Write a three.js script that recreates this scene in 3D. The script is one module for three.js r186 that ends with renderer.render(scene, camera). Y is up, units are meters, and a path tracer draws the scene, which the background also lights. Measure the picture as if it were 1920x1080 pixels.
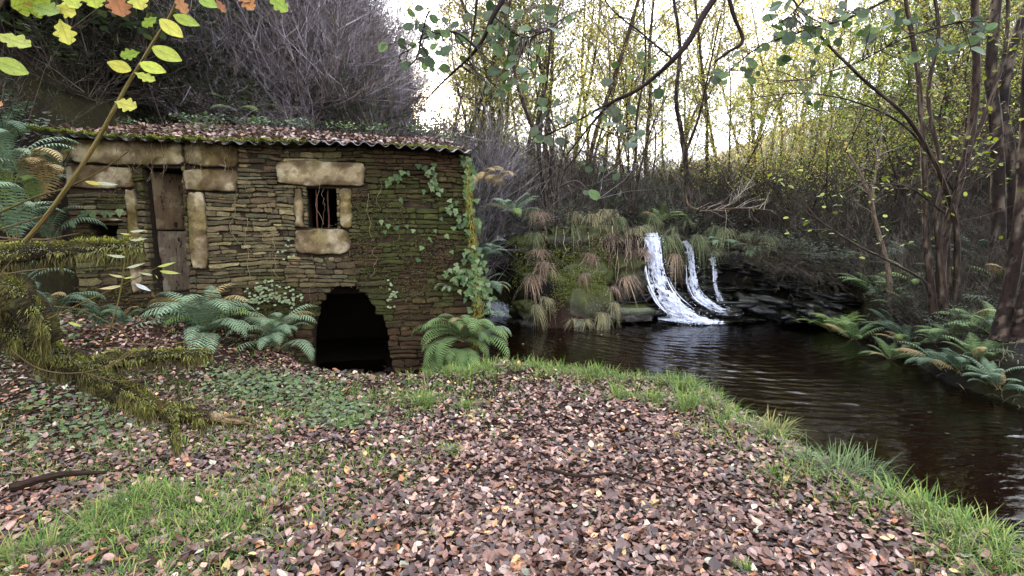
import * as THREE from 'three';
import { mergeGeometries } from 'three/addons/utils/BufferGeometryUtils.js';

// ---------------------------------------------------------------- camera, sky, sun, exposure
const scene = new THREE.Scene();
const V = (x, y, z) => new THREE.Vector3(x, y, z);
const PITCH = Math.atan(0.1), FOCAL = 1000;                       // pixels of the 1920 x 1080 photograph
const camera = new THREE.PerspectiveCamera(2 * Math.atan(540 / FOCAL) * 180 / Math.PI, 16 / 9, 0.05, 1500);
camera.position.set(0, 1.6, 0);
camera.rotation.x = -PITCH;
const renderer = new THREE.WebGLRenderer({ antialias: true });
renderer.toneMapping = THREE.LinearToneMapping;
renderer.toneMappingExposure = 18;
renderer.shadowMap.enabled = true;
const EYE = V(0, 1.6, 0), FWD = V(0, -Math.sin(PITCH), -Math.cos(PITCH)), UPV = V(0, Math.cos(PITCH), -Math.sin(PITCH));
const ray = (px, py) => FWD.clone().addScaledVector(UPV, (540 - py) / FOCAL).add(V((px - 960) / FOCAL, 0, 0));
const at = (px, py, d) => EYE.clone().addScaledVector(ray(px, py), d);            // a point seen at that place of the photograph, d metres deep
const onY = (px, py, y) => { const r = ray(px, py); return EYE.clone().addScaledVector(r, (y - 1.6) / r.y); };
const SUN = ray(797, 226).normalize();
{
  const W = 1024, H = 512, data = new Float32Array(W * H * 4);
  for (let r = 0; r < H; r++) for (let c = 0; c < W; c++) {
    const el = ((r + 0.5) / H - 0.5) * Math.PI, az = ((c + 0.5) / W - 0.5) * 2 * Math.PI;
    const x = Math.cos(az) * Math.cos(el), y = Math.sin(el), z = Math.sin(az) * Math.cos(el);
    const t = Math.pow(Math.max(0, y), 0.6), ang = Math.acos(Math.min(1, x * SUN.x + y * SUN.y + z * SUN.z)) * 180 / Math.PI;
    const lo = [0.98, 0.95, 1.0], hi = [0.62, 0.68, 0.84], g1 = 0.5 * Math.exp(-ang / 22), g2 = 45 * Math.exp(-((ang / 1.25) ** 2)) + 5 * Math.exp(-ang / 2.2);
    const gc = [1, 0.93, 0.82], sc = [1, 0.8, 0.5];
    for (let k = 0; k < 3; k++) data[(r * W + c) * 4 + k] = 0.5 * (y < 0 ? 0.3 : lo[k] * (1 - t) + hi[k] * t + g1 * gc[k] + g2 * sc[k]);
    data[(r * W + c) * 4 + 3] = 1;
  }
  const sky = new THREE.DataTexture(data, W, H, THREE.RGBAFormat, THREE.FloatType);
  sky.mapping = THREE.EquirectangularReflectionMapping; sky.magFilter = THREE.LinearFilter; sky.needsUpdate = true;
  scene.background = sky; scene.environment = sky;
}
const sun = new THREE.DirectionalLight(new THREE.Color().setRGB(1, 0.82, 0.56), 5);
sun.name = 'sun';
sun.position.copy(SUN).multiplyScalar(60);
sun.castShadow = true; sun.shadow.mapSize.set(2048, 2048);
Object.assign(sun.shadow.camera, { left: -30, right: 30, top: 30, bottom: -30, near: 1, far: 160 });
scene.add(sun, sun.target);

// ---------------------------------------------------------------- helpers
let seedN = 1;
function rng(seed) { let a = (seed * 2654435761) >>> 0; return () => { a = (a + 0x6D2B79F5) >>> 0; let t = a; t = Math.imul(t ^ (t >>> 15), t | 1); t ^= t + Math.imul(t ^ (t >>> 7), t | 61); return ((t ^ (t >>> 14)) >>> 0) / 4294967296; }; }
const clamp = (x, a = 0, b = 1) => Math.min(b, Math.max(a, x)), mix = (a, b, t) => a + (b - a) * t;
const ss = (x, a, b) => { const t = clamp((x - a) / (b - a)); return t * t * (3 - 2 * t); };
const hash = (x, y, z) => { let h = Math.imul(x, 374761393) + Math.imul(y, 668265263) + Math.imul(z, 2147483647 - 1013904223); h = Math.imul(h ^ (h >>> 13), 1274126177); h ^= h >>> 16; h = Math.imul(h, 2246822519); return ((h ^ (h >>> 15)) >>> 0) / 4294967296; };
function noise(x, y, z = 0, per = 0) {
  const X = Math.floor(x), Y = Math.floor(y), Z = Math.floor(z), fx = x - X, fy = y - Y, fz = z - Z;
  const u = fx * fx * (3 - 2 * fx), v = fy * fy * (3 - 2 * fy), w = fz * fz * (3 - 2 * fz), m = per ? (a) => ((a % per) + per) % per : (a) => a;
  const h = (i, j, k) => hash(m(X + i), m(Y + j), Z + k);
  const a = mix(mix(h(0, 0, 0), h(1, 0, 0), u), mix(h(0, 1, 0), h(1, 1, 0), u), v);
  if (!fz && !z) return a;
  return mix(a, mix(mix(h(0, 0, 1), h(1, 0, 1), u), mix(h(0, 1, 1), h(1, 1, 1), u), v), w);
}
const fbm = (x, y, z = 0, o = 4) => { let s = 0, a = 0.5, n = 0; for (let i = 0; i < o; i++) { s += a * noise(x, y, z); n += a; x = x * 2.03 + 17.1; y = y * 2.03 + 5.3; z = z ? z * 2.03 + 3.7 : 0; a *= 0.5; } return s / n; };
const pfbm = (x, y, per, o, z = 0) => { let s = 0, a = 0.5, n = 0; for (let i = 0; i < o; i++) { s += a * noise(x, y, z + i * 7 + 0.5, per); n += a; x *= 2; y *= 2; per *= 2; a *= 0.55; } return s / n; };
const S2L = (c) => (c <= 0.04045 ? c / 12.92 : ((c + 0.055) / 1.055) ** 2.4);
const sr = (r, g, b, k = 1) => [S2L(r / 255) * k, S2L(g / 255) * k, S2L(b / 255) * k];     // a colour as the eye names it, to linear
const cmix = (a, b, t) => [mix(a[0], b[0], t), mix(a[1], b[1], t), mix(a[2], b[2], t)], cmul = (a, k) => [a[0] * k, a[1] * k, a[2] * k];
const pick = (R, list) => list[Math.floor(R() * list.length) % list.length];

class MB {                                                          // collects vertices and faces of one mesh
  constructor() { this.p = []; this.t = []; this.c = []; this.i = []; }
  get n() { return this.p.length / 3; }
  v(x, y, z, u = 0, w = 0, c = [1, 1, 1]) { this.p.push(x, y, z); this.t.push(u, w); this.c.push(c[0], c[1], c[2]); return this.n - 1; }
  f(a, b, c) { this.i.push(a, b, c); }
  q(a, b, c, d) { this.i.push(a, b, c, a, c, d); }
  geo() {
    const g = new THREE.BufferGeometry();
    g.setAttribute('position', new THREE.Float32BufferAttribute(this.p, 3));
    g.setAttribute('uv', new THREE.Float32BufferAttribute(this.t, 2));
    g.setAttribute('color', new THREE.Float32BufferAttribute(this.c, 3));
    g.setIndex(this.i); g.computeVertexNormals();
    return g;
  }
}
const used = new Map();
function numbered(name) { const n = used.get(name) ?? 0; used.set(name, n + 1); return n ? name + '_' + String(n).padStart(3, '0') : name; }
function put(name, geo, material, parent = scene) {                 // one named mesh
  const m = new THREE.Mesh(geo instanceof MB ? geo.geo() : geo, material);
  m.name = parent === scene ? numbered(name) : name; m.castShadow = m.receiveShadow = true;
  parent.add(m); return m;
}
function tag(o, label, category, group, kind) { o.userData = { label, category }; if (group) o.userData.group = group; if (kind) o.userData.kind = kind; return o; }
const struct = (o) => { o.userData.kind = 'structure'; return o; };
const stuff = (o) => { o.userData.kind = 'stuff'; return o; };
function thing(name, label, category, pos = V(0, 0, 0), turn = 0, group) {
  const o = new THREE.Group(); o.name = numbered(name); o.position.copy(pos); o.rotation.y = turn; scene.add(o);
  return tag(o, label, category, group);
}
function copyOf(src, label, group) { const c = src.clone(); c.name = numbered(src.name.replace(/_\d{3}$/, '')); scene.add(c); c.userData = { ...src.userData }; if (label) c.userData.label = label; if (group) c.userData.group = group; return c; }
function curve(pts, n) { const c = new THREE.CatmullRomCurve3(pts, false, 'centripetal'); const o = []; for (let i = 0; i <= n; i++) o.push(c.getPoint(i / n)); return o; }
function tube(mb, pts, rad, sides, col, vScale = 1, cap = false) {  // rad(t) metres; col(t, angle) or a colour
  const n = pts.length; let prev = null, len = 0, ref = V(0.31, 0.2, 0.93).normalize();
  for (let k = 0; k < n; k++) {
    const d = pts[Math.min(k + 1, n - 1)].clone().sub(pts[Math.max(k - 1, 0)]).normalize();
    let s = ref.clone().addScaledVector(d, -ref.dot(d)); if (s.lengthSq() < 1e-4) s = V(1, 0, 0).addScaledVector(d, -d.x); s.normalize(); ref = s;
    const b = d.clone().cross(s), r = typeof rad === 'function' ? rad(k / (n - 1)) : rad;
    if (k) len += pts[k].distanceTo(pts[k - 1]);
    const ring = [];
    for (let j = 0; j <= sides; j++) {
      const a = j / sides * Math.PI * 2, rr = Array.isArray(r) ? r[j % sides] : r, x = Math.cos(a) * rr, y = Math.sin(a) * rr;
      ring.push(mb.v(pts[k].x + s.x * x + b.x * y, pts[k].y + s.y * x + b.y * y, pts[k].z + s.z * x + b.z * y, j / sides * 0.5, len * vScale, typeof col === 'function' ? col(k / (n - 1), a) : col));
    }
    if (prev) for (let j = 0; j < sides; j++) mb.q(prev[j], ring[j], ring[j + 1], prev[j + 1]);
    if (cap && (k === 0 || k === n - 1)) { const c = mb.v(pts[k].x, pts[k].y, pts[k].z, 0.5, len, typeof col === 'function' ? col(k / (n - 1), 0) : col); for (let j = 0; j < sides; j++) k ? mb.f(c, ring[j], ring[j + 1]) : mb.f(c, ring[j + 1], ring[j]); }
    prev = ring;
  }
}
// a leaf as a bent sheet: rows across, a fold along the midrib
const SHAPES = {
  oval: (t) => Math.pow(Math.sin(Math.PI * Math.pow(t, 0.85)), 0.8) * 0.5, alder: (t) => Math.pow(Math.sin(Math.PI * Math.pow(t, 1.15) * 0.93 + 0.03), 0.55) * 0.5,
  lance: (t) => Math.sin(Math.PI * Math.pow(t, 0.8)) * 0.5, birch: (t) => Math.sin(Math.PI * Math.pow(t, 0.6)) * 0.5,
  oak: (t) => Math.pow(Math.sin(Math.PI * Math.pow(t, 1.25)), 0.75) * (0.3 + 0.2 * Math.pow(0.5 + 0.5 * Math.cos(t * Math.PI * 2 * 3.4 + 0.6), 0.6) * 1.1), ivy: (t) => (t < 0.3 ? 0.32 + t * 0.75 : 0.56 * (1 - t) / 0.7 * (0.8 + 0.25 * Math.cos((t - 0.3) * 18))),
};
function leaf(mb, type, pos, along, normal, L, W, col, { rows = 4, curl = 0, fold = 0.15, twist = 0 } = {}) {
  const y = along.clone().normalize(), z = normal.clone().addScaledVector(y, -normal.dot(y)).normalize(), x = y.clone().cross(z), w = SHAPES[type];
  let prev = null; const p = pos.clone(); let ang = 0;
  for (let k = 0; k <= rows; k++) {
    const t = k / rows, ww = w(clamp(t, 0.02, 0.985)) * W;
    if (k) { ang = curl * t; p.addScaledVector(y, Math.cos(ang) * L / rows).addScaledVector(z, Math.sin(ang) * L / rows); }
    const tw = twist * (t - 0.5), up = ww * (fold + 0), cA = Math.cos(tw), sA = Math.sin(tw), e = (s) => { const X = s * ww * cA, Z = up + s * ww * sA; return mb.v(p.x + x.x * X + z.x * Z, p.y + x.y * X + z.y * Z, p.z + x.z * X + z.z * Z, 0.5 + s * w(clamp(t, 0.02, 0.985)), t, col); };
    const cur = [e(-1), mb.v(p.x, p.y, p.z, 0.5, t, col), e(1)];
    if (prev) { mb.q(prev[0], prev[1], cur[1], cur[0]); mb.q(prev[1], prev[2], cur[2], cur[1]); }
    prev = cur;
  }
}
function blade(mb, p0, dir, L, w, droop, col0, col1, segs = 3, sideDir) {
  const side = (sideDir ?? V(-dir.z, 0, dir.x)); if (side.lengthSq() < 1e-5) side.set(1, 0, 0); side.normalize();
  let a, b;
  for (let k = 0; k <= segs; k++) {
    const t = k / segs, x = p0.x + dir.x * L * t, y = p0.y + dir.y * L * t - droop * t * t * L, z = p0.z + dir.z * L * t, ww = w * (1 - t * t) * 0.5, c = cmix(col0, col1, t);
    if (k === segs) { const e = mb.v(x, y, z, 0.5, t, c); mb.f(a, b, e); break; }
    const na = mb.v(x - side.x * ww, y - side.y * ww, z - side.z * ww, 0, t, c), nb = mb.v(x + side.x * ww, y + side.y * ww, z + side.z * ww, 1, t, c);
    if (k) mb.q(a, b, nb, na); a = na; b = nb;
  }
}
const dirOf = (az, el) => V(Math.cos(az) * Math.cos(el), Math.sin(el), Math.sin(az) * Math.cos(el));
const place = (o, pos, yaw = 0, s = 1, tilt = 0, tiltAz = 0) => { o.position.copy(pos); o.rotation.set(0, yaw, 0); if (tilt) o.quaternion.premultiply(new THREE.Quaternion().setFromAxisAngle(V(Math.cos(tiltAz), 0, Math.sin(tiltAz)), tilt)); o.scale.setScalar(s); return o; };

// ---------------------------------------------------------------- textures and materials
function tex(size, fn, srgb = true, rep = 1) {
  const d = new Uint8Array(size * size * 4);
  for (let y = 0; y < size; y++) for (let x = 0; x < size; x++) { const c = fn(x / size, y / size); for (let k = 0; k < 3; k++) d[(y * size + x) * 4 + k] = clamp(c[k] ?? c[0]) * 255; d[(y * size + x) * 4 + 3] = 255; }
  const t = new THREE.DataTexture(d, size, size); t.wrapS = t.wrapT = THREE.RepeatWrapping; t.magFilter = THREE.LinearFilter; t.minFilter = THREE.LinearMipmapLinearFilter; t.generateMipmaps = true;
  if (srgb) t.colorSpace = THREE.SRGBColorSpace; t.repeat.set(rep, rep); t.needsUpdate = true; return t;
}
const g3 = (v, w = [1, 1, 1]) => [v * w[0], v * w[1], v * w[2]];
const T = {};
T.grain = tex(512, (u, v) => { const a = pfbm(u * 6, v * 6, 6, 5), b = pfbm(u * 40, v * 40, 40, 3, 20), s = pfbm(u * 90, v * 90, 90, 1, 40); const k = 0.5 + 0.5 * a + 0.35 * (b - 0.5) + (s > 0.78 ? 0.18 : 0) - (s < 0.16 ? 0.22 : 0); return g3(clamp(k, 0.2, 1)); });
T.grainBump = tex(512, (u, v) => g3(0.55 * pfbm(u * 8, v * 8, 8, 5, 3) + 0.45 * pfbm(u * 50, v * 50, 50, 3, 33)), false);
T.granite = tex(512, (u, v) => { const a = pfbm(u * 4, v * 4, 4, 5, 60), s = pfbm(u * 120, v * 120, 120, 1, 70), m = pfbm(u * 9, v * 9, 9, 4, 80), l = ss(pfbm(u * 16, v * 16, 16, 4, 90), 0.56, 0.66); let c = [0.8 + 0.3 * (a - 0.5), 0.78 + 0.3 * (a - 0.5), 0.73 + 0.28 * (a - 0.5)]; c = c.map((q) => q + 0.22 * (s - 0.5)); c = cmix(c, [0.95, 0.93, 0.86], l * 0.6); return cmix(c, [0.42, 0.37, 0.28], ss(m, 0.4, 0.72) * 0.55); });
T.bark = tex(512, (u, v) => { const r = pfbm(u * 24, v * 5, 24, 5, 5) , p = ss(pfbm(u * 7, v * 9, 7, 4, 15), 0.55, 0.64), d = ss(pfbm(u * 30, v * 14, 30, 3, 25), 0.6, 0.7); let c = g3(0.34 + 0.42 * r, [1, 0.9, 0.8]); c = cmix(c, [0.72, 0.71, 0.66], p * 0.6); return cmix(c, [0.12, 0.1, 0.08], d * 0.7); });
T.barkBump = tex(256, (u, v) => g3(pfbm(u * 22, v * 6, 22, 4, 45)), false);
T.leaf = tex(256, (u, v) => { const m = Math.abs(u - 0.5), mid = ss(m, 0.0, 0.03), vein = Math.abs(((v + m * 0.9) * 9) % 1 - 0.5), vv = ss(vein, 0.02, 0.14), n = pfbm(u * 8, v * 8, 8, 4, 11), sp = ss(pfbm(u * 20, v * 20, 20, 2, 22), 0.66, 0.75); return g3((0.66 + 0.34 * n) * (0.82 + 0.18 * vv) * (0.8 + 0.2 * mid) * (1 - 0.35 * sp), [1, 0.98, 0.94]); });
T.soil = tex(512, (u, v) => { const a = pfbm(u * 10, v * 10, 10, 6, 31), b = pfbm(u * 60, v * 60, 60, 2, 41); return g3(0.35 + 0.5 * a + 0.3 * (b - 0.5), [1, 0.9, 0.8]); });
T.moss = tex(512, (u, v) => { const a = pfbm(u * 12, v * 12, 12, 5, 51), b = pfbm(u * 80, v * 80, 80, 2, 61); return g3(0.45 + 0.6 * (a - 0.3) + 0.7 * (b - 0.5)); });
T.wave = tex(512, (u, v) => g3(0.6 * pfbm(u * 10, v * 16, 10, 1, 71) + 0.4 * pfbm(u * 24, v * 32, 8, 2, 77)), false);
T.pebble = tex(512, (u, v) => { const a = pfbm(u * 14, v * 14, 14, 3, 81), b = ss(pfbm(u * 22, v * 22, 22, 2, 87), 0.45, 0.6), c = pfbm(u * 60, v * 60, 60, 2, 91); return cmix(g3(0.4 + 0.4 * a, [1, 0.82, 0.62]), [0.75, 0.6, 0.44], b * 0.7 * c); });
const std = (o) => new THREE.MeshPhysicalMaterial({ vertexColors: true, roughness: 0.9, specularIntensity: 0.25, side: THREE.DoubleSide, ...o });
const phys = (o) => new THREE.MeshPhysicalMaterial({ vertexColors: true, roughness: 0.95, specularIntensity: 0.35, side: THREE.DoubleSide, ...o });
const M = {
  stone: std({ map: T.grain, bumpMap: T.grainBump, bumpScale: 0.012, flatShading: true }),
  rock: std({ map: T.grain, bumpMap: T.grainBump, bumpScale: 0.03, roughness: 0.6 }),
  wetRock: std({ map: T.grain, bumpMap: T.grainBump, bumpScale: 0.03, roughness: 0.35, specularIntensity: 0.6 }),
  granite: std({ map: T.granite, bumpMap: T.grainBump, bumpScale: 0.01 }),
  core: std({ map: T.grain, bumpMap: T.grainBump, bumpScale: 0.02 }),
  wood: std({ map: T.bark, bumpMap: T.barkBump, bumpScale: 0.006, roughness: 0.8 }),
  bark: std({ map: T.bark, bumpMap: T.barkBump, bumpScale: 0.012 }),
  twig: std({ roughness: 0.75 }),
  iron: std({ roughness: 0.7, metalness: 0.3, map: T.grain }),
  cement: std({ map: T.grain, bumpMap: T.grainBump, bumpScale: 0.004, roughness: 0.85 }),
  litter: std({ map: T.leaf, roughness: 0.55, specularIntensity: 0.7 }),
  leafy: phys({ transmission: 0.45, map: T.leaf }),
  crown: phys({ transmission: 0.4 }), crownShade: phys({ transmission: 0.4, color: new THREE.Color().setRGB(0.5, 0.66, 0.5) }),  // second copy tints the same leaves greener, with shade painted into their colour
  fresh: phys({ transmission: 0.5, map: T.leaf, roughness: 0.8 }),
  fern: phys({ transmission: 0.3, roughness: 0.75 }),
  grass: phys({ transmission: 0.35, roughness: 0.8 }),
  mossHair: phys({ transmission: 0.3 }),
  soil: std({ map: T.soil, bumpMap: T.grainBump, bumpScale: 0.03 }),
  moss: std({ map: T.moss, bumpMap: T.moss, bumpScale: 0.03, roughness: 1 }),
  bed: std({ map: T.pebble, bumpMap: T.pebble, bumpScale: 0.03 }),
  brush: std({ roughness: 0.95 }),
};
for (const k in M) M[k].color.multiplyScalar(k === 'brush' ? 0.62 : 0.72);   // real-world reflectances: leaves, bark and damp stone are dark
// ---------------------------------------------------------------- the land: one height function, cut into ground, hill, woodland floor and pool bed
const WATER = -0.35;
// the mill stands on the line A-B; u runs along its front, w towards the viewer
const A = at(130, 440, 6.55), B = at(884, 440, 7.7); A.y = B.y = 0;
const U = B.clone().sub(A).normalize(), N = V(-U.z, 0, U.x), LEN = A.distanceTo(B), DEEP = 3.9;
const uvw = (p) => { const d = p.clone().sub(A); return [d.dot(U), p.y, d.dot(N)]; };
const onWall = (px, py, w = 0) => { const r = ray(px, py), o = A.clone().addScaledVector(N, w); const t = o.clone().sub(EYE).dot(N) / r.dot(N); return uvw(EYE.clone().addScaledVector(r, t)); };
const wallPt = (u, v, w) => V(A.x + U.x * u + N.x * w, v, A.z + U.z * u + N.z * w);
const poolXZ = [[930, 726], [1000, 738], [1100, 752], [1200, 760], [1300, 778], [1380, 806], [1450, 856], [1500, 896], [1560, 936], [1640, 985], [1720, 1030], [1850, 1105]].map(([x, y]) => { const p = onY(x, y, WATER); return [p.x, p.z]; })
  .concat([[3.4, -1.6], [5.6, -0.5]], [[1905, 765], [1760, 716], [1690, 672], [1610, 630], [1555, 604], [1400, 592], [1290, 592], [1190, 596], [1130, 612], [1060, 617], [985, 612], [962, 594]].map(([x, y]) => { const p = onY(x, y, WATER); return [p.x, p.z]; }))
  .concat([[-0.2, -13.2], [-0.75, -13.2]], [[LEN + 0.12, -1.0], [LEN + 0.12, 0.06], [3.62, 0.04], [3.6, -0.7], [2.85, -0.7], [2.82, 0.1]].map(([u, w]) => { const p = wallPt(u, 0, w); return [p.x, p.z]; }), [[610, 742], [700, 752], [800, 752], [860, 752]].map(([x, y]) => { const p = onY(x, y, WATER); return [p.x, p.z]; }));
const hillXZ = [[-70, 12], [-6.6, 2], [-5.7, -3], [-5.75, -6.2], [-4.8, -8.6], [-1.6, -9.9], [-1.0, -12.5], [-1.55, -20], [-2.0, -27], [-4, -40], [-9, -80], [-70, -80]];
function sdf(poly, x, z) {                                            // below 0 inside
  let d = 1e9, inside = false;
  for (let i = 0, j = poly.length - 1; i < poly.length; j = i++) {
    const [ax, az] = poly[j], [bx, bz] = poly[i], ex = bx - ax, ez = bz - az, t = clamp(((x - ax) * ex + (z - az) * ez) / (ex * ex + ez * ez + 1e-9)), dx = ax + ex * t - x, dz = az + ez * t - z;
    d = Math.min(d, dx * dx + dz * dz);
    if ((az > z) !== (bz > z) && x < (bx - ax) * (z - az) / (bz - az) + ax) inside = !inside;
  }
  return (inside ? -1 : 1) * Math.sqrt(d);
}
function land(x, z) {
  const q = V(x, 0, z), [u, , w] = uvw(q), dp = sdf(poolXZ, x, z);
  let kind = 'ground';
  if (u > -0.15 && u < LEN + 0.02 && w < -0.12 && w > -DEEP) return { h: -0.5, kind: 'ground', dp };
  if (dp < 0) return { h: WATER - 0.06 - 0.5 * ss(-dp, 0, 1.4) + 0.06 * (fbm(x * 2, z * 2) - 0.5) + 0.2 * ss(z, -7, -3.5) * ss(-dp, 0, 1), kind: 'pool_bed', dp };
  let g = 0.03 + 0.55 * ss(-x, 2.9, 4.3) * ss(-z, 3.6, 5.7) + 0.10 * (fbm(x * 0.9 + 3, z * 0.9) - 0.5) + 0.05 * (fbm(x * 3, z * 3 + 9) - 0.5);
  g += 0.05 * Math.exp(-(((dp - 0.45) / 0.3) ** 2)) * (z > -8 ? 1 : 0);
  const back = ss(-z, 10.6, 12.9) * ss(x, -2.5, -0.6);
  g = mix(g, 1.5 + 0.17 * clamp(-z - 12.6, 0, 30) + 0.5 * (fbm(x * 0.35, z * 0.35 + 4) - 0.5) - 0.55 * ss(x, 3.6, 5.2), back);
  if (back > 0.3) kind = 'woodland_floor';
  const right = ss(x, 5.0, 6.2) * ss(-z, -4, 4);
  const gr = -0.12 + 0.3 * ss(x, 5.4, 7) + 0.36 * Math.max(0, x - 7) + 0.05 * Math.max(0, -z - 6) + 0.3 * (fbm(x * 0.5, z * 0.5 + 30) - 0.5);
  if (right > 0) { const rg = mix(g, Math.max(gr, back > 0.1 ? g * back : gr), right); g = rg; if (right > 0.4) kind = 'woodland_floor'; }
  const s = -sdf(hillXZ, x, z);
  if (s > 0) { const h0 = 0.35 + 1.0 * Math.min(s, 2) + 1.65 * clamp(s - 1.2, 0, 15) + 2.6 * (fbm(x * 0.4 + 7, z * 0.4) - 0.5) * clamp(s * 0.5), back0 = u < LEN + 0.6 ? 2.7 + 1.9 * Math.max(0, -w - DEEP, -u - 0.15) : 99; const hh = Math.min(h0, back0); if (hh > g) { g = hh; kind = 'hill'; } }
  const edge = back > 0.5 ? 0.55 : 0.38;
  return { h: mix(WATER - 0.06, g, ss(dp, 0, edge)), kind, dp };
}
const H = (x, z) => land(x, z).h;
{
  const axis = (a, b, step, lo, hi) => { const o = []; for (let x = a; x <= b + 1e-6; x += step) o.push(x); let s = step, x = b; while (x < hi) { s *= 1.22; x += s; o.push(x); } s = step; x = a; while (x > lo) { s *= 1.22; x -= s; o.unshift(x); } return o; };
  const xs = axis(-7.2, 8.4, 0.085, -420, 420), zs = axis(-14.6, -0.6, 0.085, -420, 300), nx = xs.length, nz = zs.length;
  const hs = [], kinds = [], mbs = { ground: new MB(), hill: new MB(), woodland_floor: new MB(), pool_bed: new MB() };
  for (let j = 0; j < nz; j++) for (let i = 0; i < nx; i++) { const l = land(xs[i], zs[j]); hs.push(Math.abs(xs[i]) > 130 || zs[j] < -130 ? Math.min(l.h, 7) : l.h); kinds.push(l.kind); }
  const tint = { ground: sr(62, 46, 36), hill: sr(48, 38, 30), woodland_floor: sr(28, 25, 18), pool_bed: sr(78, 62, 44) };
  for (const kind in mbs) {
    const mb = mbs[kind], idx = new Map();
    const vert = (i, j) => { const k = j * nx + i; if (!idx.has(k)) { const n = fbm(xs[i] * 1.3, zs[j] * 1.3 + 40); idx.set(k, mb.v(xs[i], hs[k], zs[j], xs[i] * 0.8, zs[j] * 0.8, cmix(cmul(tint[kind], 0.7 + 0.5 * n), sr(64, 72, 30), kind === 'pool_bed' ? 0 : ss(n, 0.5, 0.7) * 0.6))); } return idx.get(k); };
    for (let j = 0; j < nz - 1; j++) for (let i = 0; i < nx - 1; i++) if (kinds[j * nx + i] === kind) mb.q(vert(i, j), vert(i, j + 1), vert(i + 1, j + 1), vert(i + 1, j));
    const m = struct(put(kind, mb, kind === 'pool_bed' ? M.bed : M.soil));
    mbs[kind].mesh = m;
  }
  var groundMesh = mbs.ground.mesh;
}
// water: a rippled sheet over the bed, rings running out from the foot of the falls
{
  const mb = new MB(), F1 = onY(1285, 600, WATER), F2 = onY(1380, 590, WATER), x0 = -2.9, x1 = 6.9, z0 = -13.3, z1 = -0.4, st = 0.045, nx = Math.round((x1 - x0) / st), nz = Math.round((z1 - z0) / st), idx = new Map();
  const height = (x, z) => {
    const r = Math.hypot(x - F1.x, z - F1.z), r2 = Math.hypot(x - F2.x - 0.6, z - F2.z), n = fbm(x * 0.8, z * 0.8, 0, 3), amp = 0.0042 * (0.35 + 1.3 * ss(n, 0.35, 0.65)) * (0.55 + 0.45 * Math.exp(-r / 5));
    const wob = 1.2 * fbm(x * 0.5, z * 0.5 + 11, 0, 2);
    return amp * (Math.sin((r + wob * 0.5) * 2 * Math.PI / 0.21) + 0.6 * Math.sin((r2 + wob) * 2 * Math.PI / 0.15) + 0.7 * Math.sin((r + 0.6 * wob) * 2 * Math.PI / 0.37)) + 0.012 * Math.exp(-r * 1.6) * (fbm(x * 7, z * 7) - 0.5);
  };
  const vert = (i, j) => { const k = j * nx + i; if (!idx.has(k)) { const x = x0 + i * st, z = z0 + j * st; idx.set(k, mb.v(x, WATER + height(x, z), z, x / 1.2, z / 0.9)); } return idx.get(k); };
  for (let j = 0; j < nz; j++) for (let i = 0; i < nx; i++) if (sdf(poolXZ, x0 + (i + 0.5) * st, z0 + (j + 0.5) * st) < 0.14) mb.q(vert(i, j), vert(i, j + 1), vert(i + 1, j + 1), vert(i + 1, j));
  const water = new THREE.MeshPhysicalMaterial({ color: new THREE.Color().setRGB(0.3, 0.225, 0.14), roughness: 0.06, transmission: 1, ior: 1.33, bumpMap: T.wave, bumpScale: 0.006, side: THREE.DoubleSide });
  struct(put('pool_water', mb, water));
}
// ---------------------------------------------------------------- the mill, in its own axes: u along the front, v up, w out of the wall
const mill = thing('stone_watermill', 'small abandoned mossy stone watermill with corrugated roof beside the pool', 'watermill', V(A.x, 0, A.z), Math.atan2(-U.z, U.x));
const px2 = (x, y) => { const [u, v] = onWall(x, y); return [u, v]; };
const rect = (x0, y0, x1, y1) => { const [u0, v1] = px2(x0, y0), [u1, v0] = px2(x1, y1); return [u0, v0, u1, v1]; };
const TOPL = px2(130, 250)[1], TOPR = px2(884, 282)[1], topV = (u) => mix(TOPL, TOPR, u / LEN) + 0.04;
const batter = (v) => 0.2 * (1 - clamp((v + 0.4) / 3.1)) , uMax = (v) => LEN + batter(v), uMin = (v) => -0.02 + 0.1 * (1 - clamp(v / 2.8));
const doorQ = [[264, 313], [341, 315], [356, 549], [288, 556]].map(([x, y]) => px2(x, y)), winR = rect(573, 352, 634, 427), nicheR = rect(168, 420, 222, 443);
const archP = [[584, 712], [587, 629], [597, 578], [612, 549], [632, 539], [661, 539], [684, 552], [699, 576], [721, 602], [732, 645], [740, 700]].map(([x, y]) => px2(x, y));
const cutAt = (poly, v) => { const us = []; for (let i = 0; i < poly.length; i++) { const [a, b] = poly[i], [c, d] = poly[(i + 1) % poly.length]; if ((b > v) !== (d > v)) us.push(a + (c - a) * (v - b) / (d - b)); } return us.length ? [Math.min(...us), Math.max(...us)] : null; };
const rp = ([a, b, c, d]) => [[a, b], [c, b], [c, d], [a, d]];
const blocks = {                                                       // dressed granite, from its corners in the photograph
  door_lintel: rect(131, 257, 343, 312), lintel_end: rect(345, 265, 447, 314), jamb_head: rect(344, 317, 447, 359), jamb_tall: rect(349, 360, 392, 504), left_head: rect(121, 310, 250, 354), left_jamb: rect(233, 356, 268, 548),
  window_lintel: rect(517, 300, 685, 350), window_jamb: rect(549, 353, 571, 427), window_jamb_b: rect(635, 353, 661, 428), window_sill: rect(553, 430, 656, 476),
};
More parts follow.
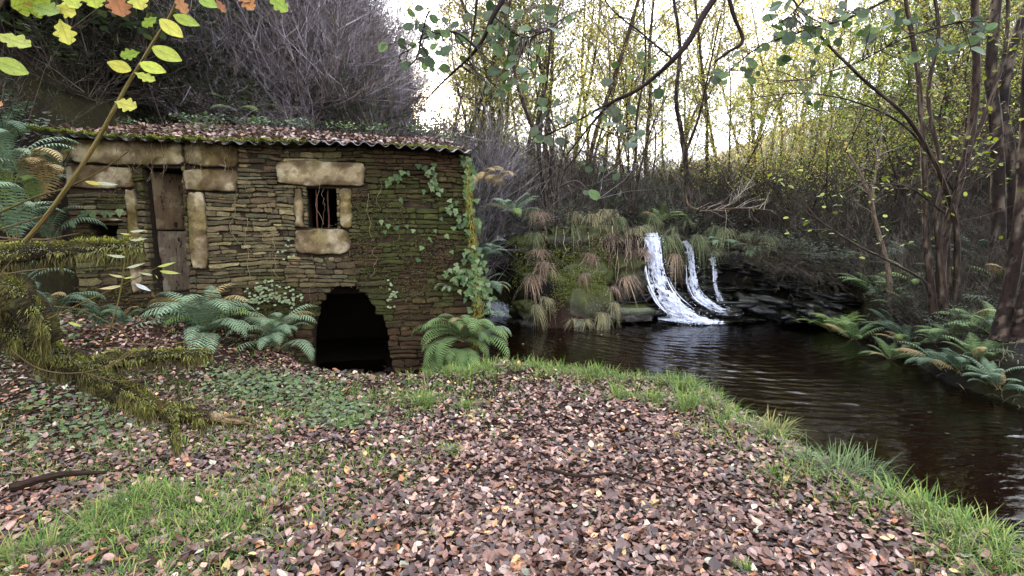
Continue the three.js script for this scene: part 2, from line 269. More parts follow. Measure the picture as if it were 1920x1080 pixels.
const moss = (u, v) => clamp(ss(u + 0.9 * (fbm(u * 1.3, v * 1.3) - 0.5), 3.0, 3.9) * 0.9 + 0.7 * ss(fbm(u * 1.7 + 40, v * 1.7 + 2), 0.5, 0.66) + ss(1.25 - v + 0.9 * (fbm(u * 1.5 + 8, v * 1.5) - 0.5), 0, 1.0) + 0.5 * ss(0.7 - u, 0, 0.9) * ss(1.9 - v, 0, 0.6));
function wallCol(R, u, v) {
  const k = 0.55 + 0.6 * R(), base = pick(R, [sr(128, 114, 80), sr(106, 96, 68), sr(144, 130, 90), sr(94, 84, 62), sr(112, 96, 70), sr(110, 108, 78)]);
  const m = clamp(moss(u, v) * 1.05 + 0.16 + 0.4 * (R() - 0.5)), green = fbm(u * 2.2 + 3, v * 2.2 + 9, 0, 3), mc = cmix(sr(68, 50, 28), sr(66, 70, 26), ss(green, 0.38, 0.58));
  return cmul(cmix(base, mc, m * 0.94), k);
}
// core of the front wall with its openings, joints show it dark between the stones
const T0 = 0.62;
{
  const sh = new THREE.Shape();
  sh.moveTo(uMin(-0.6), -0.6); const wideArch = archP.map(([u, v]) => [u + (u < 3.25 ? -0.025 : 0.025), v + (v > 0.4 ? 0.02 : 0)]); for (const [u, v] of wideArch) sh.lineTo(u, v === wideArch[0][1] || v === wideArch.at(-1)[1] ? -0.6 : v);
  sh.lineTo(uMax(-0.6), -0.6); sh.lineTo(LEN, topV(LEN)); sh.lineTo(0, topV(0)); sh.closePath();
  const hole = (pts) => { const h = new THREE.Path(); pts.forEach(([u, v], i) => (i ? h.lineTo(u, v) : h.moveTo(u, v))); h.closePath(); sh.holes.push(h); };
  hole(doorQ); hole(rp(winR)); hole(rp(nicheR));
  const g = new THREE.ExtrudeGeometry(sh, { depth: T0 - 0.04, bevelEnabled: false }); g.translate(0, 0, -T0);
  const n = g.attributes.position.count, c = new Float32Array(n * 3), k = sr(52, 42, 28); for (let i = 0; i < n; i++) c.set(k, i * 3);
  g.setAttribute('color', new THREE.BufferAttribute(c, 3));
  var frontWall = put('front_wall', g, M.core, mill);
}
const boxG = (x0, y0, z0, x1, y1, z1, col) => { const g = new THREE.BoxGeometry(x1 - x0, y1 - y0, z1 - z0); g.translate((x0 + x1) / 2, (y0 + y1) / 2, (z0 + z1) / 2); const n = g.attributes.position.count, c = new Float32Array(n * 3); for (let i = 0; i < n; i++) c.set(col, i * 3); g.setAttribute('color', new THREE.BufferAttribute(c, 3)); const u = g.attributes.uv; for (let i = 0; i < u.count; i++) u.setXY(i, u.getX(i) * 1.5, u.getY(i) * 1.5); return g; };
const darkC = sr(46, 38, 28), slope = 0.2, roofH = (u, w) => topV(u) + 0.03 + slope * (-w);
const trap = (u0, u1, name) => { const sh = new THREE.Shape(); sh.moveTo(-T0, -0.6); sh.lineTo(DEEP, -0.6); return sh; };
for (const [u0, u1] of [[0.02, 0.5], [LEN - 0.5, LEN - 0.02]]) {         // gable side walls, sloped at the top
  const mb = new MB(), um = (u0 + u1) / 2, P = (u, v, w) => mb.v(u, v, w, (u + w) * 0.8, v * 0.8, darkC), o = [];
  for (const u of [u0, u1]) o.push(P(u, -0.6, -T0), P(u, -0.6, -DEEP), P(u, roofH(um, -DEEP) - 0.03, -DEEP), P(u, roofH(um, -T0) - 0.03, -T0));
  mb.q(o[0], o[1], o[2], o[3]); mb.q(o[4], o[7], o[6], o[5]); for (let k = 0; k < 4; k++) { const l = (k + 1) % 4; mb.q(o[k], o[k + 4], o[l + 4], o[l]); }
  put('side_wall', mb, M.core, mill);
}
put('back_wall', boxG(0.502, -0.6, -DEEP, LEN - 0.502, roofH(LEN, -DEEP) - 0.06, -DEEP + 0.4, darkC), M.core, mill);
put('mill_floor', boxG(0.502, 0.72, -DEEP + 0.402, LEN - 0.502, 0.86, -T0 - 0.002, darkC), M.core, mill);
// schist slabs
function slab(mb, R, u0, u1, v0, v1, wf, depth, col) {
  const g = -0.003 + 0.006 * R(), h = v1 - v0, l = u1 - u0, j = () => (R() - 0.5), pts = [];
  const nb = 4, rot = j() * 0.07;
  for (let k = 0; k < nb; k++) pts.push([u0 + g + (l - 2 * g) * (0.04 + 0.92 * k / (nb - 1)), v0 + g * 0.6 + h * 0.16 * (R()) + (k === 0 || k === nb - 1 ? h * 0.04 : 0)]);
  pts.push([u1 - g, (v0 + v1) / 2 + j() * h * 0.3]);
  for (let k = nb - 1; k >= 0; k--) pts.push([u0 + g + (l - 2 * g) * (0.04 + 0.92 * k / (nb - 1)) + j() * 0.01, v1 - g * 0.6 - h * 0.16 * R() - (k === 0 || k === nb - 1 ? h * 0.04 : 0)]);
  pts.push([u0 + g, (v0 + v1) / 2 + j() * h * 0.3]);
  const rc = (u0 + u1) / 2; for (const p of pts) p[1] += rot * (p[0] - rc) * Math.min(1, 0.3 / l) + 0.1 * (fbm(p[0] * 1.3 + 3, p[1] * 1.8, 0, 3) - 0.5) + 0.02 * (noise(p[0] * 6, p[1] * 9) - 0.5);
  const cu = (u0 + u1) / 2, cv = (v0 + v1) / 2, bev = Math.min(0.003 + 0.007 * R(), h * 0.16), ou = R() * 7, ov = R() * 7, tilt = j() * 0.06, back = [], mid = [], front = [];
  for (const [u, v] of pts) {
    const du = u - cu, dv = v - cv, e = Math.hypot(du, dv), s = 1 - bev / Math.max(e, 0.03), c2 = cmul(col, 0.85 + 0.3 * R());
    back.push(mb.v(u, v, wf - depth, u * 1.6 + ou, v * 1.6 + ov, c2)); mid.push(mb.v(u, v, wf - bev * 1.1 + tilt * du, u * 1.6 + ou, v * 1.6 + ov, c2));
    front.push(mb.v(cu + du * s, cv + dv * s, wf + tilt * du / l + j() * 0.012, (cu + du * s) * 1.6 + ou, (cv + dv * s) * 1.6 + ov, col));
  }
  const c = mb.v(cu, cv, wf + 0.004 + j() * 0.012, cu * 1.6 + ou, cv * 1.6 + ov, col), n = pts.length;
  for (let k = 0; k < n; k++) { const m = (k + 1) % n; mb.f(c, front[k], front[m]); mb.q(front[k], mid[k], mid[m], front[m]); mb.q(mid[k], back[k], back[m], mid[m]); }
}
{
  const R = rng(11), stones = [];
  const blockers = [...Object.values(blocks).map(rp), doorQ, rp(winR), rp(nicheR), archP];
  // the courses are broken: stretches of wall half a metre to a metre long were laid each with its own heights
  const seams = [-0.3]; while (seams.at(-1) < LEN) seams.push(seams.at(-1) + 0.45 + 0.75 * R()); seams[seams.length - 1] = LEN + 0.6;
  const seamAt = (k, v) => (k === 0 || k === seams.length - 1 ? seams[k] : seams[k] + 0.34 * (noise(v * 5.5, k * 7.3) - 0.5));
  for (let k = 0; k < seams.length - 1; k++) {
    let v = -0.46 - 0.05 * R();
    while (v < 2.95) {
      const hBase = v < 1.0 ? 0.085 : 0.058, h = hBase * (0.45 + 1.15 * R()), vm = v + h / 2;
      let spans = [[Math.max(uMin(vm), seamAt(k, vm)), Math.min(uMax(vm), seamAt(k + 1, vm))]];
      for (const poly of blockers) for (const vv of poly === archP ? [v + 0.01] : [v + 0.012, vm, v + h - 0.012]) {
        const c = cutAt(poly, vv); if (!c) continue;
        spans = spans.flatMap(([a, b]) => (c[1] <= a || c[0] >= b ? [[a, b]] : [[a, c[0] - (poly === archP ? -0.05 + 0.07 * R() : -0.008)], [c[1] + (poly === archP ? -0.05 + 0.07 * R() : -0.008), b]])).filter(([a, b]) => b - a > 0.03);
      }
      for (const [a, b] of spans) {
        let u = a;
        while (u < b - 0.01) {
          let l = (0.08 + 0.42 * R() * R() + 0.06 * R()) * (vm < 1.1 ? 1.25 : 1); if (b - u - l < 0.07) l = b - u;
          if (vm < topV(clamp(u + l / 2, 0, LEN)) - 0.01) {
            if (h > 0.08 && R() < 0.5 && l > 0.12) { const f = 0.3 + 0.4 * R(), l2 = l * (0.4 + 0.6 * R()); stones.push([u, u + l, v, v + h * f], [u, u + l2, v + h * f, v + h]); if (l - l2 > 0.05) stones.push([u + l2, u + l, v + h * f, v + h]); }
            else stones.push([u, u + l, v, v + h * (0.85 + 0.2 * R())]);
          }
          u += l;
        }
      }
      v += h;
    }
  }
  const seen = (s) => (s[1] - s[0]) * (s[3] - s[2]);
  stones.sort((a, b) => seen(b) - seen(a));
  const rest = new MB();
  stones.forEach((s, i) => {
    const mb = i < 296 ? new MB() : rest, um = (s[0] + s[1]) / 2, vm = (s[2] + s[3]) / 2, bulge = 0.03 * (fbm(um * 1.2, vm * 1.2) - 0.5) + 0.05 * ss(1.2 - vm, 0, 1.2) * ss(um, 3, 4.5);
    slab(mb, R, s[0], s[1], s[2], s[3], bulge - 0.05 * R() * (R() < 0.4 ? 1 : 0.2) + 0.018 * R(), 0.14, wallCol(R, um, vm));
    if (i < 296) put('stone', mb, M.stone, frontWall);
  });
  stuff(put('small_stones', rest, M.stone, frontWall));
}
// dressed blocks: rounded edges, pitted faces
function block(name, [u0, v0, u1, v1], w, depth, seed, col, cells = 0.02, edge = 0.012) {
  const mb = new MB(), nu = Math.max(4, Math.round((u1 - u0) / cells)), nv = Math.max(3, Math.round((v1 - v0) / cells)), grid = [];
  const P = (i, j) => {
    const a = i / nu, b = j / nv, eu = (fbm(b * 4 + seed, seed * 3.1) - 0.5) * 0.07, ev = (fbm(a * 5 + seed, seed * 1.7 + 20) - 0.5) * 0.05;
    let u = mix(u0, u1, a) + eu * (a < 0.5 ? 1 : -1) * Math.abs(a - 0.5) * 2, v = mix(v0, v1, b) + ev * (b < 0.5 ? 1 : -1) * Math.abs(b - 0.5) * 2;
    const cr = Math.pow(Math.abs(a - 0.5) * 2, 6) * Math.pow(Math.abs(b - 0.5) * 2, 6); u -= Math.sign(a - 0.5) * cr * 0.02; v -= Math.sign(b - 0.5) * cr * 0.018;
    const du = Math.min(a, 1 - a) * (u1 - u0), dv = Math.min(b, 1 - b) * (v1 - v0), e = (d) => { const q = 1 - clamp(d / edge); return edge * 0.45 * (1 - Math.sqrt(Math.max(0, 1 - q * q))); };
    return [u, v, w - e(du) - e(dv) + 0.05 * (fbm(u * 5 + seed, v * 5 + 3) - 0.5) + 0.02 * (fbm(u * 18 + seed, v * 18) - 0.5), a, b];
  };
  for (let j = 0; j <= nv; j++) for (let i = 0; i <= nu; i++) { const [u, v, ww, a, b] = P(i, j), m = ss(fbm(u * 3 + seed, v * 3 + 5, 0, 4), 0.47, 0.62) * 0.8, dk = ss(fbm(u * 1.6 + seed * 3, v * 2.4 + 15, 0, 5), 0.36, 0.66), pale = ss(fbm(u * 5 + seed * 2, v * 5 + 35, 0, 4), 0.52, 0.66); grid.push(mb.v(u, v, ww, u * 1.1 + seed, v * 1.1, cmix(cmix(cmix(cmix(col, sr(78, 66, 44), 0.75 * ss(0.09 * fbm(u * 9 + seed, v * 9, 0, 3) * 2 - Math.min(Math.min(a, 1 - a) * (u1 - u0), Math.min(b, 1 - b) * (v1 - v0)), -0.02, 0.07)), sr(84, 66, 48), dk * 0.6), sr(196, 188, 166), pale * 0.5), sr(110, 104, 40), m * 0.4))); }
  const id = (i, j) => j * (nu + 1) + i;
  for (let j = 0; j < nv; j++) for (let i = 0; i < nu; i++) mb.q(id(i, j), id(i + 1, j), id(i + 1, j + 1), id(i, j + 1));
  const rim = []; for (let i = 0; i < nu; i++) rim.push(id(i, 0)); for (let j = 0; j < nv; j++) rim.push(id(nu, j)); for (let i = nu; i > 0; i--) rim.push(id(i, nv)); for (let j = nv; j > 0; j--) rim.push(id(0, j));
  const bk = rim.map((k) => mb.v(mb.p[k * 3], mb.p[k * 3 + 1], w - depth, mb.t[k * 2], mb.t[k * 2 + 1] + depth, cmul(col, 0.8)));
  rim.forEach((k, q) => { const n = (q + 1) % rim.length; mb.q(k, bk[q], bk[n], rim[n]); });
  return put(name, mb, M.granite, mill);
}
const gran = sr(154, 142, 116), gran2 = sr(126, 112, 90), gran3 = sr(142, 128, 104);
block('door_lintel', blocks.door_lintel, 0.025, 0.2, 1, gran);
block('door_lintel', blocks.lintel_end, 0.018, 0.2, 2, sr(140, 132, 88));
block('door_jamb', blocks.jamb_head, 0.02, 0.3, 3, gran2);
block('door_jamb', blocks.jamb_tall, 0.015, 0.3, 4, gran3);
block('door_jamb', blocks.left_head, 0.01, 0.3, 5, sr(112, 96, 74));
block('door_jamb', blocks.left_jamb, 0.02, 0.3, 6, sr(120, 104, 72));
block('window_lintel', blocks.window_lintel, 0.03, 0.3, 7, gran);
block('window_jamb', blocks.window_jamb, 0.012, 0.34, 8, sr(146, 132, 104));
block('window_jamb', blocks.window_jamb_b, 0.012, 0.34, 9, sr(146, 132, 104));
block('window_sill', blocks.window_sill, 0.015, 0.3, 10, gran3);
{ const [a, b] = [px2(283, 558), px2(372, 570)]; block('door_sill', [a[0], b[1] - 0.06, b[0], a[1]], 0.1, 0.5, 12, sr(104, 88, 62)); }
{ const r = rect(158, 409, 232, 416); block('wall_ledge', r, 0.12, 0.3, 13, sr(84, 66, 46), 0.03, 0.02); }
for (const x of [593, 615]) {                                            // two iron bars
  const [u, v0] = px2(x, 431), [, v1] = px2(x, 349), mb = new MB(), c = sr(104, 70, 52), pts = []; for (let k = 0; k <= 8; k++) pts.push(V(u + 0.004 * Math.sin(k + x), mix(v0, v1, k / 8), -0.15));
  tube(mb, pts, (t) => 0.011 + 0.002 * noise(t * 9, x), 8, (t) => cmul(c, 0.6 + 0.7 * noise(t * 30, x)), 3, true); put('window_bar', mb, M.iron, mill);
}
{ // the door: two old leaves one above the other, hung on the left and standing ajar inwards
  const [u0, vt] = [doorQ[3][0] - 0.09, doorQ[0][1] - 0.02], vb = doorQ[3][1], vm = px2(320, 432)[1], wd = 0.62;
  const door = new THREE.Group(); door.name = 'door'; door.position.set(u0 + 0.02, 0, -0.26); door.rotation.y = 0.68; mill.add(door);
  const leafOf = (name, v0, v1, col, seed) => {
    const mb = new MB(), nu = 12, nv = 22, th = 0.055, g = [];
    for (const s of [0, 1]) for (let j = 0; j <= nv; j++) for (let i = 0; i <= nu; i++) {
      const a = i / nu, b = j / nv, lean = 0.14 * (1 - (mix(v0, v1, b) - vb) / (vt - vb)), bite = i === 0 ? 0.035 * Math.max(0, fbm(b * 6 + seed, 4.2) - 0.45) * 4 * (b > 0.2 ? 1 : 0.3) : 0, groove = (i === 4 || i === 8) ? 0.007 : 0;
      const u = a * wd + lean * 0.7 + bite, v = mix(v0, v1, b) + (j === nv ? 0.01 * (noise(a * 9, seed) - 0.5) : 0);
      g.push(mb.v(u, v, (s ? -th : 0) - (s ? 0 : groove) + 0.006 * (fbm(u * 12, v * 3 + seed) - 0.5), u * 1.2 + seed, v * 0.7, cmul(col, 0.75 + 0.5 * fbm(u * 6 + seed, v * 2))));
    }
    const id = (s, i, j) => s * (nu + 1) * (nv + 1) + j * (nu + 1) + i;
    for (let j = 0; j < nv; j++) for (let i = 0; i < nu; i++) { mb.q(id(0, i, j), id(0, i + 1, j), id(0, i + 1, j + 1), id(0, i, j + 1)); mb.q(id(1, i, j), id(1, i, j + 1), id(1, i + 1, j + 1), id(1, i + 1, j)); }
    for (let j = 0; j < nv; j++) { mb.q(id(0, 0, j), id(0, 0, j + 1), id(1, 0, j + 1), id(1, 0, j)); mb.q(id(0, nu, j), id(1, nu, j), id(1, nu, j + 1), id(0, nu, j + 1)); }
    for (let i = 0; i < nu; i++) { mb.q(id(0, i, nv), id(0, i + 1, nv), id(1, i + 1, nv), id(1, i, nv)); mb.q(id(0, i, 0), id(1, i, 0), id(1, i + 1, 0), id(0, i + 1, 0)); }
    put(name, mb, M.wood, door);
  };
  leafOf('lower_door_leaf', vb + 0.02, vm - 0.008, sr(172, 168, 154), 3); leafOf('upper_door_leaf', vm + 0.008, vt, sr(150, 138, 114), 5);
}
// roof of corrugated fibre cement sheets, two rows, the lower over the upper... laid from the eave up
const EAVE_W = 0.26, UL = px2(100, 250)[0] - 0.08, UR = px2(876, 285)[0] + 0.02, WAVE = 0.177;
const eaveV = (u) => { const a = onWall(100, 249, EAVE_W), b = onWall(874, 283, EAVE_W); return mix(a[1], b[1], (u - a[0]) / (b[0] - a[0])); };
const roofS = 0.205, roofV = (u, s) => eaveV(u) + roofS * s - 0.02 * Math.sin(s * 2) - 0.03 * Math.sin(u * 1.3 + s), ROOFLEN = 4.25;
const corr = (u) => 0.026 * Math.cos((u - UR) / WAVE * 2 * Math.PI);
const roof = new THREE.Group(); roof.name = 'roof'; mill.add(roof);
{
  const cols = 5, wSheet = (UR - UL) / cols, rows = [[0, 1.55], [1.43, 3.0], [2.88, ROOFLEN]], R = rng(5);
  rows.forEach(([s0, s1], r) => { for (let c = 0; c < cols; c++) {
    const mb = new MB(), nu = 44, ns = 8, a0 = UL + c * wSheet - (c ? 0.06 : 0), a1 = UL + (c + 1) * wSheet, lift = 0.009 * r + 0.008 * (c % 2) , ds = (R() - 0.5) * 0.06, th = 0.008, g = [[], []];
    for (const t of [0, 1]) for (let j = 0; j <= ns; j++) for (let i = 0; i <= nu; i++) {
      const u = mix(a0, a1, i / nu), s = mix(s0 - (r ? 0 : 0) + ds, s1, j / ns), chip = j === 0 ? 0.02 * noise(u * 9, r + 3) : 0;
      const n = fbm(u * 2.2, s * 2.2 + 3), col = cmix(cmix(sr(176, 172, 172), sr(120, 116, 110), n), sr(90, 92, 50), 0.6 * ss(fbm(u * 1.5 + 9, s * 1.5), 0.5, 0.66));
      g[t].push(mb.v(u, roofV(u, s) + corr(u) + lift - (t ? th : 0), EAVE_W - s - chip, u * 1.3, s * 1.3, col));
    }
    const id = (t, i, j) => g[t][j * (nu + 1) + i];
    for (let j = 0; j < ns; j++) for (let i = 0; i < nu; i++) { mb.q(id(0, i, j), id(0, i + 1, j), id(0, i + 1, j + 1), id(0, i, j + 1)); mb.q(id(1, i, j), id(1, i, j + 1), id(1, i + 1, j + 1), id(1, i + 1, j)); }
    for (let i = 0; i < nu; i++) { mb.q(id(0, i, 0), id(1, i, 0), id(1, i + 1, 0), id(0, i + 1, 0)); mb.q(id(0, i, ns), id(0, i + 1, ns), id(1, i + 1, ns), id(1, i, ns)); }
    for (let j = 0; j < ns; j++) { mb.q(id(0, 0, j), id(0, 0, j + 1), id(1, 0, j + 1), id(1, 0, j)); mb.q(id(0, nu, j), id(1, nu, j), id(1, nu, j + 1), id(0, nu, j + 1)); }
    put('roof_sheet', mb, M.cement, roof);
  } });
  // wall plate timber under the eave
  const mb = new MB(); tube(mb, [V(UL + 0.2, roofV(0, 0.3) - 0.09, -0.1), V(2.4, roofV(2.4, 0.3) - 0.09, -0.1), V(UR - 0.15, roofV(UR, 0.3) - 0.09, -0.1)], 0.05, 8, sr(70, 56, 42), 1, true); put('wall_plate', mb, M.wood, roof);
}
// ---------------------------------------------------------------- rock bank and falls
// an irregular split rock: a box of cells pushed about by noise, with layers
function rockG(seed, sx, sy, sz, col, { n = 6, rough = 0.22, layers = 0, mossy = 0 } = {}) {
  const mb = new MB(), faces = [[0, 1, 2, 1], [0, 1, 2, -1], [1, 2, 0, 1], [1, 2, 0, -1], [2, 0, 1, 1], [2, 0, 1, -1]];
  for (const [a, b, c, s] of faces) {
    const id = [];
    for (let j = 0; j <= n; j++) for (let i = 0; i <= n; i++) {
      const p = [0, 0, 0]; p[a] = (i / n * 2 - 1) * s; p[b] = j / n * 2 - 1; p[c] = s;
      const len = Math.hypot(...p), k = mix(1, 1.25 / len, 0.55), q = p.map((x) => x * k), nz = 1 + rough * 2 * (fbm(q[0] * 1.6 + seed, q[1] * 1.6 + seed * 2, q[2] * 1.6 + 50, 4) - 0.5);
      const lay = layers ? 1 + 0.12 * (hash(Math.floor((q[1] + 1) * layers + fbm(q[0] * 2 + seed, q[2] * 2) * 1.5), seed | 0, 3) - 0.5) * 2 : 1;
      const x = q[0] * nz * lay * sx / 2, y = q[1] * (1 + (nz - 1) * 0.6) * sy / 2, z = q[2] * nz * lay * sz / 2, m = mossy * ss(q[1] + fbm(x * 5 + seed, z * 5 + 3) - 0.4, 0, 0.6);
      id.push(mb.v(x, y, z, (x + z) * 1.1 + seed, (y + z * 0.3) * 1.1, cmix(cmul(col, 0.75 + 0.5 * fbm(x * 4 + seed, y * 4, z * 4 + 9)), sr(72, 80, 26), m)));
    }
    const I = (i, j) => id[j * (n + 1) + i];
    for (let j = 0; j < n; j++) for (let i = 0; i < n; i++) mb.q(I(i, j), I(i + 1, j), I(i + 1, j + 1), I(i, j + 1));
  }
  return mb;
}
const dark = sr(44, 38, 32), slate = sr(46, 44, 34), wet = sr(28, 26, 26), green = sr(84, 86, 40);
{
  const bank = thing('rock_bank', 'mossy layered rock bank dropping into the pool left of the waterfall', 'rock bank');
  const R = rng(21);
  const put1 = (px, py, d, sx, sy, sz, col, o = {}, mat = M.rock) => { const p = at(px, py, d), m = put('rock', rockG(R() * 40, sx, sy, sz, col, { mossy: 0.7, layers: 4, rough: 0.55, n: 14, ...o }), mat, bank); m.position.copy(p); m.rotation.set((R() - 0.5) * 0.2, (R() - 0.5) * 0.7, (R() - 0.5) * 0.2); };
  for (const [px, py, d, sx, sy, sz] of [[1000, 470, 12.6, 1.0, 0.7, 0.9], [1070, 455, 12.5, 1.1, 0.7, 0.9], [1140, 460, 12.6, 1.0, 0.8, 0.9], [1030, 540, 12.2, 1.1, 0.9, 0.9], [1100, 530, 12.1, 1.0, 1.0, 0.9], [1165, 520, 12.4, 0.8, 0.9, 0.9], [1010, 590, 11.9, 1.0, 0.6, 0.8]]) put1(px, py, d, sx, sy, sz, slate);
  put1(1098, 565, 11.7, 1.05, 0.75, 0.7, sr(78, 76, 62), { rough: 0.2, layers: 0, mossy: 0.75, n: 12 });     // smooth leaning slab with bright moss
  for (let k = 0; k < 16; k++) put1(965 + R() * 230, 586 + R() * 30, 11.6 + R() * 0.6, 0.3 + R() * 0.4, 0.18 + R() * 0.15, 0.3 + 0.3 * R(), dark, { n: 4 }, M.wetRock);
  for (let k = 0; k < 22; k++) put1(1160 + R() * 40, 480 + k * 5.2, 12.5 + R() * 0.25, 0.35 + R() * 0.4, 0.1 + R() * 0.14, 0.5, wet, { n: 4, mossy: 0.15 }, M.wetRock);
}
{ // dark wet ledges behind and to the right of the falls
  const led = thing('rock_ledge', 'dark wet slate ledges stepping down behind and right of the waterfall', 'rock ledge');
  const R = rng(22);
  for (let k = 0; k < 180; k++) {
    const t = k / 180, px = 1215 + R() * 390, f = (px - 1215) / 390, py = 470 + (118 + 20 * f) * R(), sl = (py - 470) / 118, d = 13.7 - 1.2 * sl - 0.2 * f - 1.5 * ss(f, 0.45, 1) + R() * 0.5;
    const p = at(px, py, d), m = put('rock_slab', rockG(R() * 40, 0.3 + R() * R() * 1.2, 0.06 + R() * R() * 0.32, 0.5 + 0.5 * R(), cmul(wet, 0.25 + 0.5 * R()), { n: 6, rough: 0.75, mossy: 0.15 }), M.wetRock, led);
    m.position.copy(p); m.rotation.set((R() - 0.5) * 0.4, (R() - 0.5) * 1.6, -0.1 + (R() - 0.5) * 0.45);
  }
}
// falling water: many thin strands along one path, breaking up into drops
const waterWhite = new THREE.MeshPhysicalMaterial({ vertexColors: true, color: 0xffffff, roughness: 0.25, transmission: 0.4, side: THREE.DoubleSide });
function falls(label, path, widths, strands, seed, name = 'waterfall') {
  const t = thing(name, label, 'waterfall'), R = rng(seed), pts = path.map(([x, y, d]) => at(x, y, d - (name === 'cascade' ? 0 : 0.3)));
  const c = new THREE.CatmullRomCurve3(pts, false, 'centripetal'), mb = new MB(), drops = new MB();
  for (let s = 0; s < strands; s++) {
    const o = (R() - 0.5) * 2, t0 = Math.max(0, R() * 1.15 - 0.35), t1 = Math.min(1, t0 + 0.15 + R() * 0.5), n = 14; let prev = null; const w0 = (0.004 + R() * R() * 0.026) * (widths[0] > 0.2 ? 1 : 0.6), zo = (R() - 0.5) * 0.14, sd = R() * 50;
    for (let k = 0; k <= n; k++) {
      const a = mix(t0, t1, k / n), p = c.getPoint(a), wd = widths[0] * (1 - a) + widths[1] * a, x = p.x + o * wd * 0.5 * (0.85 + 0.3 * noise(a * 6, sd)) + 0.02 * (noise(a * 16, sd + 9) - 0.5), y = p.y + 0.05 * (noise(a * 12, sd + 4) - 0.5), z = p.z + zo + 0.04 * (noise(a * 10, sd + 3) - 0.5) - 0.1 * o * o;
      const w = w0 * (0.5 + 1.2 * noise(a * 18, sd + 20)) * Math.sin(Math.PI * clamp(k / n, 0.06, 0.94)), g = 0.22 + 0.62 * Math.pow(noise(a * 12, sd + 33), 1.1), cc = [g * 0.9, g * 0.95, g * 1.04];
      const cur = [mb.v(x - w, y, z + 0.01 * noise(a * 20, sd), 0, a, cc), mb.v(x + w * 0.2, y + 0.004, z + w * 0.8, 0.5, a, cc), mb.v(x + w, y, z, 1, a, cc)];
      if (prev) { mb.q(prev[0], cur[0], cur[1], prev[1]); mb.q(prev[1], cur[1], cur[2], prev[2]); }
      prev = cur;
    }
  }
  // the sheet itself: folded along the flow, torn at its sides
  const na = 120, nb = widths[0] > 0.2 ? 30 : 12;
  for (let layer = 0; layer < 2; layer++) {
    const id = new Map(), sd = seed * 3 + layer * 17, P = (i, j) => {
      const key = i * 100 + j; if (id.has(key)) return id.get(key);
      const a = i / na, b = (j / nb - 0.5) * 2, p = c.getPoint(a), wd = mix(widths[0], widths[1], Math.pow(a, 2.3)) * (layer ? 0.8 : 1), fold = fbm(b * 5 + sd, a * 6 - b * 2, 0, 3) - 0.5, fine = fbm(b * 8 + sd, a * 42 + b * 4, 0, 2) - 0.5;
      const k = mb.v(p.x + b * wd * 0.5 * (1 + 0.25 * (noise(a * 9, sd + (b > 0 ? 5 : 0)) - 0.5)) + 0.03 * fold, p.y + 0.04 * fine + 0.02 * fold, p.z + 0.24 * fold + 0.22 * fine - 0.1 * b * b + layer * 0.05, b, a, [0.66, 0.69, 0.77]); id.set(key, k); return k; };
    for (let i = 0; i < na; i++) for (let j = 0; j < nb; j++) { const a = i / na, b = Math.abs((j + 0.5) / nb - 0.5) * 2; if (fbm((j / nb) * 9 + sd, a * 16 + 3, 0, 3) < 0.3 + 0.2 * b * b + 0.1 * a + 0.12 * layer + (widths[0] < 0.08 ? 0.16 : 0)) continue; mb.q(P(i, j), P(i + 1, j), P(i + 1, j + 1), P(i, j + 1)); }
  }
  for (let k = 0; k < strands * 18; k++) {
    const a = Math.pow(R(), 0.6), p = c.getPoint(a), wd = mix(widths[0], widths[1], a) * 0.62, r = 0.002 + 0.008 * R() * R(), x = p.x + (R() - 0.5) * 2 * wd, y = p.y + (R() - 0.3) * 0.14, z = p.z + (R() - 0.3) * 0.2, cc = [0.9, 0.94, 0.98];
    const v = [[r, 0, 0], [-r, 0, 0], [0, r * 1.5, 0], [0, -r * 1.5, 0], [0, 0, r], [0, 0, -r]].map((q) => drops.v(x + q[0], y + q[1], z + q[2], 0, 0, cc));
    for (const [i, j, l] of [[2, 4, 0], [2, 0, 5], [2, 5, 1], [2, 1, 4], [3, 0, 4], [3, 5, 0], [3, 1, 5], [3, 4, 1]]) drops.f(v[i], v[j], v[l]);
  }
  put('stream', mb, waterWhite, t); stuff(put('spray', drops, waterWhite, t));
  return t;
}
const fallMain = falls('broad white waterfall, leftmost and widest of the falls, sliding over rock into the pool', [[1222, 437, 12.9], [1226, 455, 12.6], [1229, 490, 12.42], [1234, 520, 12.34], [1252, 556, 12.2], [1278, 585, 12.05], [1308, 602, 11.9], [1328, 608, 11.8]], [0.34, 0.85], 36, 31);
falls('narrow white waterfall right of the broad one, bending right at its foot', [[1284, 452, 13.0], [1293, 466, 12.9], [1298, 500, 12.85], [1303, 540, 12.7], [1318, 562, 12.5], [1345, 580, 12.35], [1376, 592, 12.2]], [0.12, 0.5], 14, 32);
falls('thin broken trickle of water, rightmost of the three falls', [[1336, 482, 13.1], [1340, 510, 13.0], [1341, 535, 12.9], [1352, 562, 12.7], [1375, 585, 12.45]], [0.035, 0.1], 10, 33, 'waterfall');
falls('small cascade of water in the shade between the mill corner and the rock bank', [[915, 560, 13.6], [935, 578, 13.2], [958, 596, 12.7]], [0.3, 0.75], 70, 34, 'cascade');
